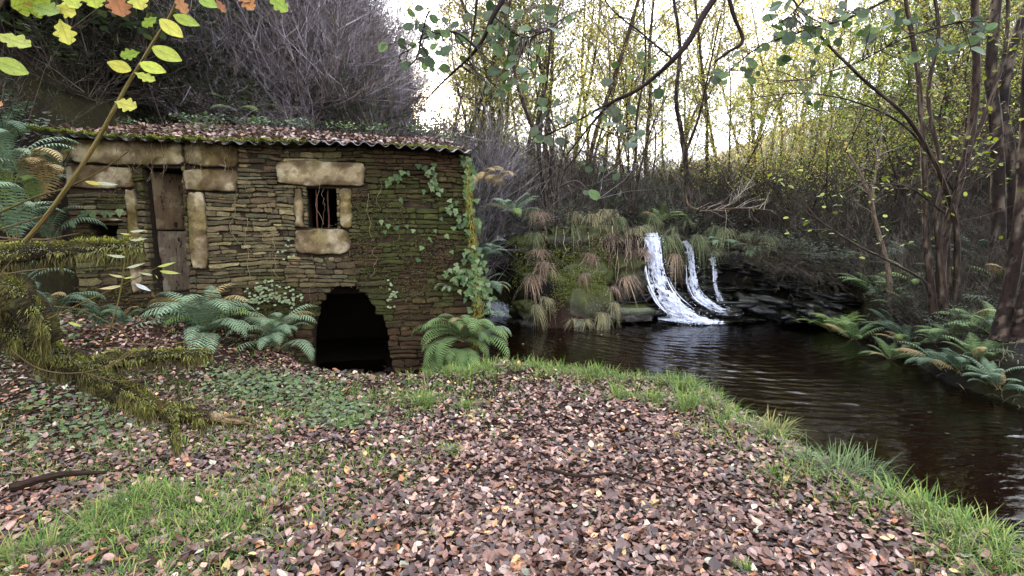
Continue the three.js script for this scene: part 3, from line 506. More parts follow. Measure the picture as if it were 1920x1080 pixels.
{ // foam where the falls meet the pool
  const mb = new MB(), R = rng(35), cc = [0.86, 0.9, 0.95];
  for (let k = 0; k < 900; k++) {
    const q = R(), px = q < 0.8 ? 1235 + 130 * Math.pow(R(), 1.1) : 1350 + 45 * R(), p = onY(px, q < 0.8 ? 597 + (R() + R() - 1) * 9 * Math.sin(Math.PI * clamp((px - 1225) / 150)) + (px - 1235) * 0.03 : 589 + 5 * R(), WATER), r = 0.012 + 0.03 * R() * R(), hgt = 0.006 + 0.035 * R() * R() * R(), n = 6, c = mb.v(p.x, WATER + hgt + 0.006, p.z, 0, 0, cc), rim = [];
    for (let j = 0; j < n; j++) { const a = j / n * 6.283 + R() * 0.5; rim.push(mb.v(p.x + Math.cos(a) * r * 1.8, WATER + 0.001, p.z + Math.sin(a) * r, 0, 0, cc)); }
    for (let j = 0; j < n; j++) mb.f(c, rim[(j + 1) % n], rim[j]);
  }
  stuff(tag(put('foam', mb, waterWhite), 'white foam spreading on the pool at the foot of the waterfall', 'foam'));
}
{ // stones in the tail race under the arch
  const R = rng(36);
  const t = thing('stone_rubble', 'dark wet stones lying in the shade under the arch of the mill', 'stones');
  for (let k = 0; k < 46; k++) { const p = onY(600 + R() * 290, 700 + 38 * R(), -0.33), m = put('stone', rockG(R() * 30, 0.1 + 0.2 * R(), 0.06 + 0.07 * R(), 0.1 + 0.14 * R(), cmul(slate, 0.6 + 0.8 * R()), { n: 3, mossy: 0.1 }), M.wetRock, t); m.position.copy(p); m.rotation.y = R() * 6; }
}
// ---------------------------------------------------------------- ferns
// one frond, its stalk rising along +z and arching over: pinnae as toothed tapering leaflets
function frondG(seed, L, W, { pairs = 24, el0 = 1.15, el1 = -0.5, stalk = 0.16, detail = 5, col = sr(92, 120, 84), tip = sr(120, 140, 96), droop = 0.5, tilt = 0.12 } = {}) {
  const mb = new MB(), R = rng(seed), n = 22, pts = [V(0, 0, 0)], el = (t) => mix(el0, el1, Math.pow(t, 2));
  for (let k = 1; k <= n; k++) { const t = (k - 0.5) / n; pts.push(pts[k - 1].clone().add(V(0.12 * Math.sin(t * 2 + seed) * L / n, Math.sin(el(t)) * L / n, Math.cos(el(t)) * L / n))); }
  tube(mb, pts, (t) => 0.0045 * (1.1 - t) * (L / 0.8 + 0.3), 3, sr(112, 104, 62));
  for (let k = 0; k < pairs; k++) {
    const t = stalk + (1 - stalk) * (k + 0.5) / pairs, i = t * n, a = pts[Math.floor(i)], b = pts[Math.min(n, Math.floor(i) + 1)], p = a.clone().lerp(b, i % 1), dir = b.clone().sub(a).normalize(), up = V(0, 1, 0).addScaledVector(dir, -dir.y).normalize(), x = dir.clone().cross(up);
    const s = (t - stalk) / (1 - stalk), len = W * 0.5 * Math.pow(Math.sin(Math.PI * Math.pow(clamp(s, 0.02, 1), 0.62)), 0.85) * (1 - 0.15 * R()) + 0.004, w = Math.min((1 - stalk) * L / pairs * 0.74, len * 0.34);
    for (const sd of [-1, 1]) {
      const d = x.clone().multiplyScalar(sd).addScaledVector(dir, 0.28 + 0.35 * s).addScaledVector(up, tilt + 0.12 * (R() - 0.5)).normalize(), c = cmix(col, tip, 0.35 * R() + 0.4 * s), nn = up.clone().addScaledVector(dir, 0.2 * (R() - 0.5)); let prev = null;
      const y = d, z = nn.clone().addScaledVector(y, -nn.dot(y)).normalize(), e = y.clone().cross(z);
      for (let m = 0; m <= detail; m++) {
        const q = m / detail, ww = w * 0.5 * (1 - q * q * 0.9) * (detail > 4 && m % 2 ? 0.52 : 1), cx = p.x + y.x * len * q, cy = p.y + y.y * len * q - droop * len * q * q, cz = p.z + y.z * len * q, cur = m === detail ? [mb.v(cx, cy, cz, 0.5, 1, c)] : [mb.v(cx - e.x * ww, cy - e.y * ww, cz - e.z * ww, 0, q, c), mb.v(cx + e.x * ww, cy + e.y * ww, cz + e.z * ww, 1, q, c)];
        if (prev) { if (cur.length === 1) mb.f(prev[0], prev[1], cur[0]); else mb.q(prev[0], prev[1], cur[1], cur[0]); }
        prev = cur;
      }
    }
  }
  return mb.geo();
}
const tone = { blue: [sr(88, 114, 84), sr(134, 154, 118)], green: [sr(74, 102, 54), sr(112, 134, 74)], dark: [sr(58, 82, 60), sr(84, 106, 76)], lime: [sr(82, 108, 42), sr(112, 132, 58)], brown: [sr(140, 118, 72), sr(172, 150, 100)] };
const fronds = {};
for (const k in tone) fronds[k] = [0, 1, 2, 3].map((j) => frondG(40 + j + k.length * 7, 1, 0.34 + 0.04 * j, { col: tone[k][0], tip: tone[k][1], el0: 1.5 - 0.08 * j, el1: -0.5 - 0.22 * j, pairs: 24, detail: 6, stalk: 0.13 }));
const farFronds = {};
for (const k in tone) farFronds[k] = [0, 1, 2].map((j) => frondG(60 + j + k.length * 3, 1, 0.36, { col: tone[k][0], tip: tone[k][1], el0: 1.0 - 0.12 * j, el1: -0.3 - 0.2 * j, pairs: 18, detail: 3 }));
let fernSeed = 100;
// az: the way the fern leans its fronds, spread: how far round they go
function fern(label, pos, size, count, { kind = 'green', az = Math.PI / 2, spread = 2 * Math.PI, far = false, group, skirt = 0, el = 0 } = {}) {
  const t = thing('fern', label, 'fern', pos, 0, group), R = rng(fernSeed++), list = (far ? farFronds : fronds)[kind];
  for (let k = 0; k < count + skirt; k++) {
    const low = k >= count, m = new THREE.Mesh(pick(R, R() < 0.12 ? (far ? farFronds : fronds)[R() < 0.5 ? 'brown' : 'lime'] : list), M.fern); m.name = 'frond'; m.castShadow = m.receiveShadow = true;
    const a = low ? toCam + (R() - 0.5) * 2.6 : az + spread * ((k + 0.5) / count - 0.5 + (R() - 0.5) * 0.6 / count), s = size * (0.68 + 0.42 * R());
    m.rotation.set(el + (low ? 0.55 : 0) + (R() - 0.5) * 0.45, Math.PI / 2 - a, (R() - 0.5) * 0.4, 'YXZ'); m.scale.set(s * (0.85 + 0.3 * R()), s, s); m.position.set((R() - 0.5) * 0.06, (R() - 0.5) * 0.03, (R() - 0.5) * 0.06); t.add(m);
  }
  return t;
}
const toCam = Math.PI / 2;
const onLand = (px, py, d) => { const p = at(px, py, d); p.y = H(p.x, p.z); return p; };
const nearWall = (px, py, w = 0.06) => { const [u, v] = onWall(px, py, w); return wallPt(u, v, w); };
fern('large blue-green fern left of the two beside the mill door', nearWall(385, 640, 0.42), 1.02, 22, { kind: 'blue', az: toCam - 0.05, spread: 5.4, skirt: 9 });
fern('blue-green fern against the wall just left of the dark arch', nearWall(520, 655, 0.36), 0.84, 20, { kind: 'blue', az: toCam, spread: 4.6, skirt: 7 });
fern('lower small fern under the large fern by the door', nearWall(440, 700, 0.6), 0.42, 9, { kind: 'green', az: toCam, spread: 3.4 });
fern('fern at the foot of the mill corner, hanging over the water', nearWall(868, 640, 0.1), 0.9, 20, { kind: 'green', az: toCam + 0.1, spread: 3.3, el: 0.3, skirt: 12 });
fern('lower fern hanging down over the bank dip, under the corner fern', nearWall(850, 672, 0.12), 0.72, 9, { kind: 'green', az: toCam, spread: 2.4, el: 0.5, skirt: 9 });
fern('pale fern behind the mill corner reaching over the pool', nearWall(902, 636, 0.0), 0.6, 10, { kind: 'blue', az: 0.6, spread: 2.6, el: 0.3 });
fern('fern growing out of the upper mill corner beside the ivy', nearWall(900, 500, -0.25), 0.66, 11, { kind: 'dark', az: 0.35, spread: 2.6, el: 0.2 });
fern('drooping fern below the ivy on the mill corner', nearWall(905, 545, -0.2), 0.62, 8, { kind: 'dark', az: 0.4, spread: 2.0, el: 0.6 });
fern('small fern rooted in the mossy wall right of the arch', nearWall(838, 540, 0.02), 0.24, 5, { kind: 'blue', az: toCam + 0.6, spread: 1.6, el: 0.8 });
{ const R = rng(77); // the bank left of the mill
  const spots = [[20, 300, 5.6, 0.95, 'blue', 'large blue fern at the left edge, topmost on the bank'], [70, 350, 5.9, 0.85, 'blue', 'blue fern on the bank left of the mill lintel'], [30, 420, 5.3, 0.9, 'blue', 'blue fern at the left edge, level with the door top'], [95, 420, 6.0, 0.7, 'dark', 'dark fern touching the left end of the mill wall'], [110, 290, 6.3, 0.6, 'dark', 'dark fern just under the left roof corner'], [100, 560, 5.4, 0.6, 'dark', 'dark fern low on the bank behind the mossy branch'], [190, 590, 5.8, 0.55, 'dark', 'dark fern on the earth left of the door'], [40, 530, 4.9, 0.6, 'dark', 'dark fern at the left edge behind the upper mossy branch'], [235, 610, 5.9, 0.4, 'dark', 'small dark fern below the door jamb'], [10, 250, 6.0, 0.8, 'dark', 'dark fern at the left edge above the blue ones']];
  for (const [px, py, d, s, k, l] of spots) { const p = at(px, py + 40, d); p.y = Math.max(p.y, H(p.x, p.z)); fern(l, p, s, 11, { kind: k, az: toCam - 0.3, spread: 4.2 }); }
  fern('fern hanging from the hill just above the middle of the roof', at(450, 236, 11.0), 1.15, 14, { kind: 'green', far: true, az: toCam, spread: 3.4 });
  fern('fern above the roof left of the middle one', at(400, 226, 11.3), 0.9, 10, { kind: 'dark', far: true, az: toCam, spread: 3.2 });
  fern('fern above the roof right of the middle one', at(515, 234, 11.2), 0.8, 10, { kind: 'green', far: true, az: toCam, spread: 3.2 });
  fern('fern high on the dark hill at upper left', at(150, 165, 11.5), 1.2, 12, { kind: 'dark', far: true });
  fern('fern on the hill under the drooping oak stem', at(280, 90, 13), 1.6, 12, { kind: 'dark', far: true });
  fern('bleached brown fern hanging by the right end of the roof', at(902, 340, 10.2), 0.7, 8, { kind: 'brown', az: toCam - 0.4, spread: 3.6, el: 0.7 });
  fern('yellowing fern arching over the stream gap behind the mill', at(932, 345, 10.8), 0.6, 7, { kind: 'brown', el: 0.5 });
  fern('pale green feathery fern on top of the rock bank', at(965, 400, 12.0), 0.9, 12, { kind: 'blue', far: true, el: 0.2 });
  fern('fern on top of the bank above the broad waterfall', at(1240, 415, 13.2), 0.75, 11, { kind: 'lime', far: true, el: 0.2 });
  fern('dark fern under the trees behind the falls', at(1150, 385, 14.2), 0.8, 10, { kind: 'dark', far: true });
  fern('broad fern hanging right of the thin trickle', at(1345, 455, 12.8), 0.6, 9, { kind: 'blue', far: true, el: 0.6, spread: 3.4 });
  fern('fern hanging over the dark ledge right of the falls', at(1415, 462, 12.6), 0.6, 9, { kind: 'blue', far: true, el: 0.7, spread: 3.4 });
  const rb = [[1560, 575, 10.8, 0.8, 'lime'], [1600, 600, 9.9, 0.8, 'green'], [1640, 560, 10.6, 0.9, 'green'], [1660, 600, 9.3, 0.7, 'green'], [1700, 580, 9.6, 0.9, 'green'], [1620, 480, 11.8, 1.0, 'dark'], [1700, 500, 11.0, 1.0, 'dark'], [1590, 500, 12, 0.9, 'lime'], [1850, 560, 8.6, 0.9, 'green'], [1880, 640, 6.9, 0.7, 'green'], [1820, 600, 7.7, 0.8, 'green'], [1740, 650, 7.6, 0.4, 'blue'], [1905, 690, 6.0, 0.45, 'blue'], [1690, 640, 8.2, 0.5, 'green'], [1790, 540, 9.4, 0.9, 'dark'], [1840, 500, 10, 1, 'dark'], [1540, 560, 11.4, 0.7, 'green'], [1580, 560, 10.4, 0.8, 'lime'], [1720, 620, 8.4, 0.7, 'dark'], [1670, 625, 8.9, 0.6, 'dark'], [1780, 640, 7.5, 0.6, 'green'], [1830, 650, 7.2, 0.7, 'dark'], [1880, 590, 7.8, 0.9, 'dark'], [1742, 560, 9.6, 1.0, 'lime'], [1703, 660, 8.0, 0.7, 'dark'], [1760, 680, 7.2, 0.7, 'dark'], [1850, 700, 6.6, 0.7, 'dark'], [1800, 690, 6.8, 0.6, 'green'], [1900, 720, 6.1, 0.6, 'dark']];
  rb.forEach(([px, py, d, s, k], i) => { const p = at(px, py + 25, d); if (px > 1650) { p.x += 0.5 * ((i * 0.618) % 1) - 0.05; p.z -= 0.5 * ((i * 0.414) % 1); } p.y = mix(p.y, H(p.x, p.z) + 0.02, 0.75); fern(['first', 'second', 'third', 'fourth', 'fifth', 'sixth', 'seventh', 'eighth', 'ninth', 'tenth', 'eleventh', 'twelfth'][rb.filter((o) => o[4] === k && o[0] < px).length] + ' from the left of the ' + ['lime green', 'mid green', 'bluish', 'dark green'][['lime', 'green', 'blue', 'dark'].indexOf(k)] + ' ferns on the right bank under the alders', p, s, 12, { kind: k, far: true, group: k + ' ferns on the right bank' }); });
}
// ---------------------------------------------------------------- ivy, wall plants
{
  const ivyCol = [sr(96, 120, 74), sr(84, 112, 62), sr(118, 138, 96), sr(70, 96, 54)];
  const ivy = (label, spots, seed, size, bright = 1, w0 = 0.05) => {
    const t = thing('ivy', label, 'ivy'), R = rng(seed), stem = new MB(); let prev = null;
    spots.forEach(([px, py], i) => {
      const p = nearWall(px, py, w0 + 0.05 * R()), mb = new MB();
      leaf(mb, 'ivy', p, V((R() - 0.5) * 1.2 + U.x * 0.2, -1 + 0.5 * R(), 0.35 * R() + N.z * 0.2), N.clone().add(V((R() - 0.5) * 0.8, 0.5 + 0.4 * R(), (R() - 0.5) * 0.5)), size * (0.65 + 0.6 * R()), size * (0.6 + 0.5 * R()), cmul(pick(R, ivyCol), bright * (0.8 + 0.5 * R())), { rows: 6, curl: -0.3, fold: 0.12 });
      put('leaf', mb, M.leafy, t);
      if (prev && prev.distanceTo(p) < 0.5) tube(stem, curve([prev, prev.clone().lerp(p, 0.5).add(V(0, -0.02, 0)).addScaledVector(N, -0.03), p], 4), 0.003, 3, sr(92, 76, 52));
      prev = p;
    });
    if (stem.n) put('stem', stem, M.twig, t);
    return t;
  };
  const R = rng(55), along = (pts, n, sp) => { const o = []; for (let k = 0; k < n; k++) { const q = R() * (pts.length - 1), i = Math.floor(q), f = q - i; o.push([mix(pts[i][0], pts[Math.min(i + 1, pts.length - 1)][0], f) + (R() - 0.5) * sp, mix(pts[i][1], pts[Math.min(i + 1, pts.length - 1)][1], f) + (R() - 0.5) * sp]); } return o.sort((a, b) => a[1] - b[1]); };
  ivy('ivy trailing under the roof at the upper right of the mill wall', along([[730, 335], [770, 318], [805, 312], [812, 345], [745, 372]], 26, 16), 1, 0.1);
  ivy('ivy strand along the right edge of the mill wall', along([[800, 345], [825, 370], [850, 390], [870, 420], [880, 450]], 34, 26), 2, 0.09, 1.1);
  ivy('scattered pale ivy leaves in the middle of the mill wall', [[715, 412], [728, 420], [742, 425], [762, 422], [775, 430], [792, 462], [803, 445], [815, 430], [835, 440], [785, 485], [850, 425], [826, 408], [722, 432], [845, 470]], 3, 0.085, 1.25);
  const bush = ivy('bright leafy ivy clump bulging from the mill corner', along([[885, 470], [900, 490], [890, 520], [905, 545], [895, 575], [868, 505], [850, 515], [915, 560]], 130, 34), 4, 0.095, 1.25, 0.1);
  ivy('ivy hanging from the right end of the roof', along([[868, 290], [880, 310], [878, 345], [884, 400], [890, 440]], 46, 22), 5, 0.1, 1.2, 0.02);
  ivy('small ivy plant on the wall left of the door over the dark niche', [[160, 395], [172, 398], [196, 396], [208, 398], [132, 415], [134, 420], [150, 402], [225, 392]], 6, 0.1, 0.9);
  // mossy ivy trunk on the corner
  const p0 = nearWall(890, 690, 0.02), mb = new MB(), mo = new MB(), R2 = rng(9), pts = curve([nearWall(893, 650, 0.05), nearWall(896, 560, 0.06), nearWall(888, 470, 0.05), nearWall(880, 380, 0.03), nearWall(876, 300, 0.03)], 30);
  tube(mb, pts, (t) => 0.075 * (1.1 - t) * (0.8 + 0.5 * noise(t * 20, 2)), 9, (t, a) => cmix(sr(84, 68, 44), sr(120, 110, 40), noise(t * 14, a)));
  put('stem', mb, M.bark, bush);
  for (let k = 0; k < 2600; k++) { const t = R2(), p = pts[Math.floor(t * 30)], a = R2() * 6.28, r = 0.08 * (1.1 - t); blade(mo, p.clone().add(V(Math.cos(a) * r, (R2() - 0.5) * 0.08, Math.sin(a) * r)), dirOf(a, -0.6 * R2()), 0.03 + 0.04 * R2(), 0.008, 0.6, sr(92, 84, 30), sr(150, 146, 52), 2); }
  stuff(put('moss', mo, M.mossHair, bush));
  // pennywort: small round pale leaves
  const pw = thing('pennywort', 'patch of tiny round pale wall leaves between the ferns and the window sill', 'wall plant'), pm = new MB(), R3 = rng(10);
  for (const [cx, cy, sx, sy, n] of [[500, 545, 60, 26, 70], [530, 560, 50, 16, 40], [735, 545, 12, 40, 22], [540, 470, 20, 30, 10], [480, 560, 20, 20, 14]]) for (let k = 0; k < n; k++) { const px = cx + (R3() + R3() - 1) * sx, py = cy + (R3() + R3() - 1) * sy, p = nearWall(px, py, 0.06); leaf(pm, 'alder', p, V((R3() - 0.5), -0.6, 0.6), N.clone().add(V(0, 0.9, 0)), 0.025 + 0.02 * R3(), 0.03 + 0.016 * R3(), cmul(sr(156, 176, 132), 0.7 + 0.5 * R3()), { rows: 3 }); }
  stuff(put('leaves', pm, M.leafy, pw));
  // dry creeper stems hanging on the wall
  const cr = thing('dry_creeper', 'thin dry creeper stems hanging over the lintel and wall of the mill', 'creeper'), R4 = rng(12);
  for (let k = 0; k < 44; k++) { const mb2 = new MB(), top = k < 26 ? [200 + R4() * 240, 262 + 6 * R4()] : [430 + R4() * 330, 330 + R4() * 150], n = 5, L = (k < 26 ? 20 : 30) + R4() * 60, pts2 = []; for (let j = 0; j <= n; j++) pts2.push(nearWall(top[0] + (R4() - 0.5) * 14 * (j > 0) + j * (R4() - 0.5) * 3, top[1] + L * j / n, 0.06 + 0.05 * R4())); tube(mb2, curve(pts2, 8), 0.0028, 3, pick(R4, [sr(150, 130, 96), sr(110, 90, 66), sr(132, 118, 92)])); put('stem', mb2, M.twig, cr); }
}
// moss cushions on the wall: short hair where the stones are mossy
{
  const mb = new MB(), R = rng(61);
  for (let k = 0; k < 30000; k++) {
    const u = R() * (LEN + 0.15), v = -0.4 + R() * 2.6; if (R() > moss(u, v) * 0.8 * ss(fbm(u * 2.6, v * 3.4 + 20, 0, 3), 0.42, 0.6)) continue;
    const c = cmix(sr(70, 58, 26), pick(R, [sr(90, 96, 30), sr(112, 100, 34), sr(84, 66, 36)]), R());
    if (cutAt(archP, v) && u > cutAt(archP, v)[0] - 0.02 && u < cutAt(archP, v)[1] + 0.02) continue;
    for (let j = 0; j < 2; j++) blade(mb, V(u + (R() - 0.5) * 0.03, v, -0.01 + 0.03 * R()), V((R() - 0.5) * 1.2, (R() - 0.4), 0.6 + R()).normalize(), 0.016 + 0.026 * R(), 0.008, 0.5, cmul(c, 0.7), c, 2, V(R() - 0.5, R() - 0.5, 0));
  }
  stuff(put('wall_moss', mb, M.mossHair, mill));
}
// ---------------------------------------------------------------- what lies on the roof
{
  const R = rng(62), lit = new MB(), ms = new MB(), cols = [sr(122, 96, 86), sr(100, 76, 66), sr(148, 122, 112), sr(88, 62, 54), sr(164, 146, 138), sr(128, 92, 70)];
  const cover = (u, s) => clamp(1.25 - 0.9 * ss(u, 4.2, 5.0) * ss(0.9 - s, 0, 0.6) - ss(0.16 - s + 0.15 * ss(u, 2.2, 5), 0, 0.12) * 1.0) ;
  for (let k = 0; k < 15000; k++) {
    const u = mix(UL + 0.05, UR - 0.03, R()), s = Math.pow(R(), 1.25) * (ROOFLEN - 0.1), n = fbm(u * 1.6, s * 1.6 + 7); if (R() > cover(u, s) * (0.4 + n)) continue;
    const a = R() * 6.28; leaf(lit, pick(R, ['oval', 'alder', 'lance', 'oak']), V(u, roofV(u, s) + Math.max(corr(u), -0.012) + 0.012 + 0.03 * R(), EAVE_W - s), V(Math.cos(a), (R() - 0.5) * 0.8, Math.sin(a)), V((R() - 0.5) * 0.9, 1, (R() - 0.2) * 0.9), 0.05 + 0.05 * R(), 0.04 + 0.03 * R(), cmul(pick(R, cols), 0.6 + 0.8 * R()), { rows: 3, curl: (R() - 0.5) * 1.6, fold: (R() - 0.3) * 0.5 });
  }
  for (let k = 0; k < 26000; k++) {
    const left = R() < 0.55, u = left ? UL + Math.pow(R(), 1.6) * 2.6 : mix(UL, UR, R()), s = left ? Math.pow(R(), 2.2) * 2.2 - 0.03 : Math.pow(R(), 2) * 3; if (!left && R() > 0.9 * ss(fbm(u * 1.9, s * 2.4 + 70), 0.5, 0.62)) continue; if (left && R() > 0.35 + ss(fbm(u * 2.2, s * 2.2 + 50), 0.4, 0.55)) continue;
    const c = cmul(pick(R, [sr(128, 140, 44), sr(150, 152, 52), sr(100, 116, 40)]), 0.8 + 0.4 * R());
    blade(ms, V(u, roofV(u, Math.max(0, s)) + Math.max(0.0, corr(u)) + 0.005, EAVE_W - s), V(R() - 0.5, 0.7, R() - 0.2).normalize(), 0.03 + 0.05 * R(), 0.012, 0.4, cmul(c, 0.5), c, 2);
  }
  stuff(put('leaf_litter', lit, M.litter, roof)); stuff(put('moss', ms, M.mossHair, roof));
  // low weeds on the roof
  const nth = ['first', 'second', 'third', 'fourth', 'fifth', 'sixth', 'seventh', 'eighth', 'ninth', 'tenth', 'eleventh', 'last'];
  const R2 = rng(64), spots = [[250, 238], [300, 234], [350, 230], [410, 233], [470, 236], [500, 240], [560, 240], [640, 246], [790, 250], [835, 262], [700, 250], [380, 246]];
  spots.forEach(([px, py], i) => {
    const t = thing('roof_weed', nth[[250, 300, 350, 380, 410, 470, 500, 560, 640, 700, 790, 835].indexOf(px)] + ' small green weed from the left on the leaf-covered mill roof', 'weed', V(0, 0, 0), 0, 'weeds on the mill roof'), mb = new MB();
    let best = null; for (let s = 0; s < ROOFLEN; s += 0.1) for (const u of [mix(UL, UR, 0)]) { } // the roof point seen there
    const r = ray(px, py); let p = null; for (let d = 5.5; d < 13; d += 0.04) { const q = EYE.clone().addScaledVector(r, d), [u, v, w] = uvw(q), s = EAVE_W - w; if (s > 0 && s < ROOFLEN && v < roofV(u, s) + 0.03) { p = q; break; } } if (!p) p = at(px, py, 8);
    for (let k = 0; k < 60; k++) { const a = R2() * 6.28, rr = 0.22 * Math.sqrt(R2()); leaf(mb, pick(R2, ['oval', 'lance']), p.clone().add(V(Math.cos(a) * rr, 0.02 + 0.1 * R2(), Math.sin(a) * rr)), dirOf(R2() * 6.28, 0.6 * R2()), V(0, 1, 0.2), 0.06, 0.035, cmul(pick(R2, [sr(104, 136, 74), sr(126, 150, 80), sr(88, 118, 84)]), 0.8 + 0.4 * R2()), { rows: 3 }); }
    put('leaves', mb, M.leafy, t);
  });
}
// ---------------------------------------------------------------- fallen leaves, grass, clover on the clearing
{
  const R = rng(71), pal = [[sr(132, 98, 86), 5], [sr(150, 118, 108), 4], [sr(106, 72, 58), 5], [sr(122, 84, 64), 4], [sr(84, 56, 44), 4], [sr(176, 138, 118), 3], [sr(190, 140, 92), 1.0], [sr(168, 106, 62), 0.7], [sr(140, 120, 114), 1.6], [sr(188, 164, 148), 1.7], [sr(160, 164, 140), 0.35], [sr(196, 170, 104), 0.5], [sr(66, 48, 42), 3]], tot = pal.reduce((a, b) => a + b[1], 0);
  const color = () => { let q = R() * tot; for (const [c, w] of pal) { if ((q -= w) < 0) { const g = (c[0] + c[1] + c[2]) / 3; return cmul(cmix(c, [g * 1.02, g, g * 0.97], 0.04), 0.3 + 1.4 * Math.pow(R(), 1.2)); } } return pal[0][0]; };
  const greenAt = (x, z) => clamp(ss(fbm(x * 0.9 + 20, z * 0.9 + 5, 0, 3), 0.42, 0.56) * ss(-x + 0.35 * (-z - 3), 0.2, 1.5) * 0.42 + 1.0 * Math.exp(-(((x + 1.95) / 0.5) ** 2) - (((z + 2.75) / 0.5) ** 2)) + 0.9 * Math.exp(-(((x + 1.4) / 0.8) ** 2) - (((z + 5.0) / 0.55) ** 2)));
  const list = [];
  for (let k = 0; k < 90000 && list.length < 52000; k++) {
    const d = 1.5 + 6.3 * Math.pow(R(), 1.2), px = -60 + R() * 2050, x = (px - 960) / FOCAL * d, z = -d, l = land(x, z); if (l.kind !== 'ground' || l.dp < 0.06 || l.h < -0.32) continue;
    if (l.dp < 0.3 && R() < 0.6) continue; if (R() < greenAt(x, z) * 0.5) continue;
    list.push([x, l.h, z, d]);
  }
  list.sort((a, b) => a[3] - b[3]);
  const rest = new MB(); let singles = 0;
  const one = (mb, o, x, y, z, big) => { const a = R() * 6.28, type = pick(R, ['oval', 'alder', 'birch', 'oval', 'birch', 'oak', 'lance', 'oak']), L = (0.026 + 0.052 * R() * R() * R() + 0.018 * R()) * (big ? 1.25 : 1), n = V((R() - 0.5) * 0.85, 1, (R() - 0.42) * 0.85).normalize(); leaf(mb, type, V(x, y, z), V(Math.cos(a), (R() - 0.5) * 0.35, Math.sin(a)), n, L, L * (type === 'lance' ? 0.45 : 0.5 + 0.4 * R()), color(), { rows: 4, curl: (R() - 0.45) * 2.0, fold: (R() - 0.35) * 0.8, twist: (R() - 0.5) * 1.2 }); };
  list.forEach(([x, y, z, d], i) => {
    const up = y + 0.004 + 0.032 * R() * R();
    if (singles < 300 && d > 2.35 && d < 3.1 && Math.abs(x) < d * 0.96 && i % 9 === 0) { singles++; const mb = new MB(); one(mb, V(0, 0, 0), 0, 0, 0, true); const m = put('leaf', mb, M.litter, groundMesh); m.position.set(x, y + 0.036, z); }
    else one(rest, null, x, up, z, false);
  });
  stuff(put('leaf_litter', rest, M.litter, groundMesh));
  // grass: tufts along the pool edge, patches on the left
  const grass = new MB(), gcol = [sr(104, 136, 46), sr(130, 156, 62), sr(88, 122, 50), sr(156, 160, 86)];
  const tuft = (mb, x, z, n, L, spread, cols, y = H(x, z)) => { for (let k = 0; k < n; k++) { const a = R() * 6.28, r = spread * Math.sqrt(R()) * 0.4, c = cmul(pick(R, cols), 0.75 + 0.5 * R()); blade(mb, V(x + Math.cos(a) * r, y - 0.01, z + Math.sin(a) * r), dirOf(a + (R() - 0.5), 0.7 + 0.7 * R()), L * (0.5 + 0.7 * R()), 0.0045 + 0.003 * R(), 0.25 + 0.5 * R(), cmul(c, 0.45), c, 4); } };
  for (let k = 0; k < 40000; k++) {
    const d = 1.6 + 6 * Math.pow(R(), 1.1), px = -60 + R() * 2050, x = (px - 960) / FOCAL * d, z = -d, l = land(x, z); if (l.kind !== 'ground' || l.dp < 0.02) continue;
    const edge = Math.exp(-(((l.dp - 0.26) / 0.34) ** 2)) * ss(x, -1.6, -0.4) * (0.12 + 0.3 * ss(x, -0.6, 0) * ss(2.1 - x, 0, 0.4) + 0.88 * ss(fbm(x * 1.5, z * 1.5 + 60, 0, 3), 0.36 + 0.1 * ss(x, 1.2, 2.2), 0.56 + 0.08 * ss(x, 1.2, 2.2))), g = greenAt(x, z);
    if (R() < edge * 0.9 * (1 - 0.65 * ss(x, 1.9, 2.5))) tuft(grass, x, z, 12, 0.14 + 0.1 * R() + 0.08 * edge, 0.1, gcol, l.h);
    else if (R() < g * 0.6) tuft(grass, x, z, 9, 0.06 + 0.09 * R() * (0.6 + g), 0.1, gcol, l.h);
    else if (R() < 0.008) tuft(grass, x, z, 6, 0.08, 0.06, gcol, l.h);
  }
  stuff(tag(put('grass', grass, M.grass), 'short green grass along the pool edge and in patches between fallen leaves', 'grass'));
  const tufts = [[1300, 770, 0.3, 'long grass tuft on the bank in front of the waterfall'], [1210, 752, 0.26, 'grass tuft on the bank below the waterfall reflection'], [1170, 745, 0.22, 'small grass tuft at the tip of the bank'], [1570, 905, 0.34, 'spiky blue-green grass tuft leaning over the pool edge'], [1440, 820, 0.3, 'pale yellowing grass tuft on the pool edge'], [1800, 1000, 0.32, 'grass tuft at lower right by the pool edge'], [800, 760, 0.22, 'grass tuft beside the dark dip under the corner fern'], [870, 765, 0.2, 'grass tuft in front of the corner fern'], [230, 960, 0.26, 'bright grass patch at lower left'], [180, 1000, 0.24, 'grass patch in the lower left corner'], [290, 930, 0.22, 'grass patch left of the bare leaves'], [660, 800, 0.16, 'low grass tuft in the middle of the clearing'], [840, 850, 0.12, 'tiny grass tuft among brown leaves'], [1390, 1065, 0.09, 'tiny moss green tuft at the bottom edge'], [30, 1050, 0.3, 'grass in the bottom left corner']];
  for (const [px, py, L, label] of tufts) { const p = onY(px, py, 0.02), l = land(p.x, p.z), t = thing('grass_tuft', label, 'grass tuft', V(p.x, Math.max(l.h, -0.3), p.z)), mb = new MB(), cols = /pale/.test(label) ? [sr(176, 166, 104), sr(150, 150, 84), sr(120, 136, 66)] : /blue/.test(label) ? [sr(100, 126, 72), sr(126, 144, 90)] : gcol; for (let q = 0; q < 5; q++) tuft(mb, (R() - 0.5) * L * 0.9, (R() - 0.5) * L * 0.7, 46, L, L * 0.55, cols, 0); put('blades', mb, M.grass, t); }
  // clover and other ground leaves before the ferns
  const cl = new MB();
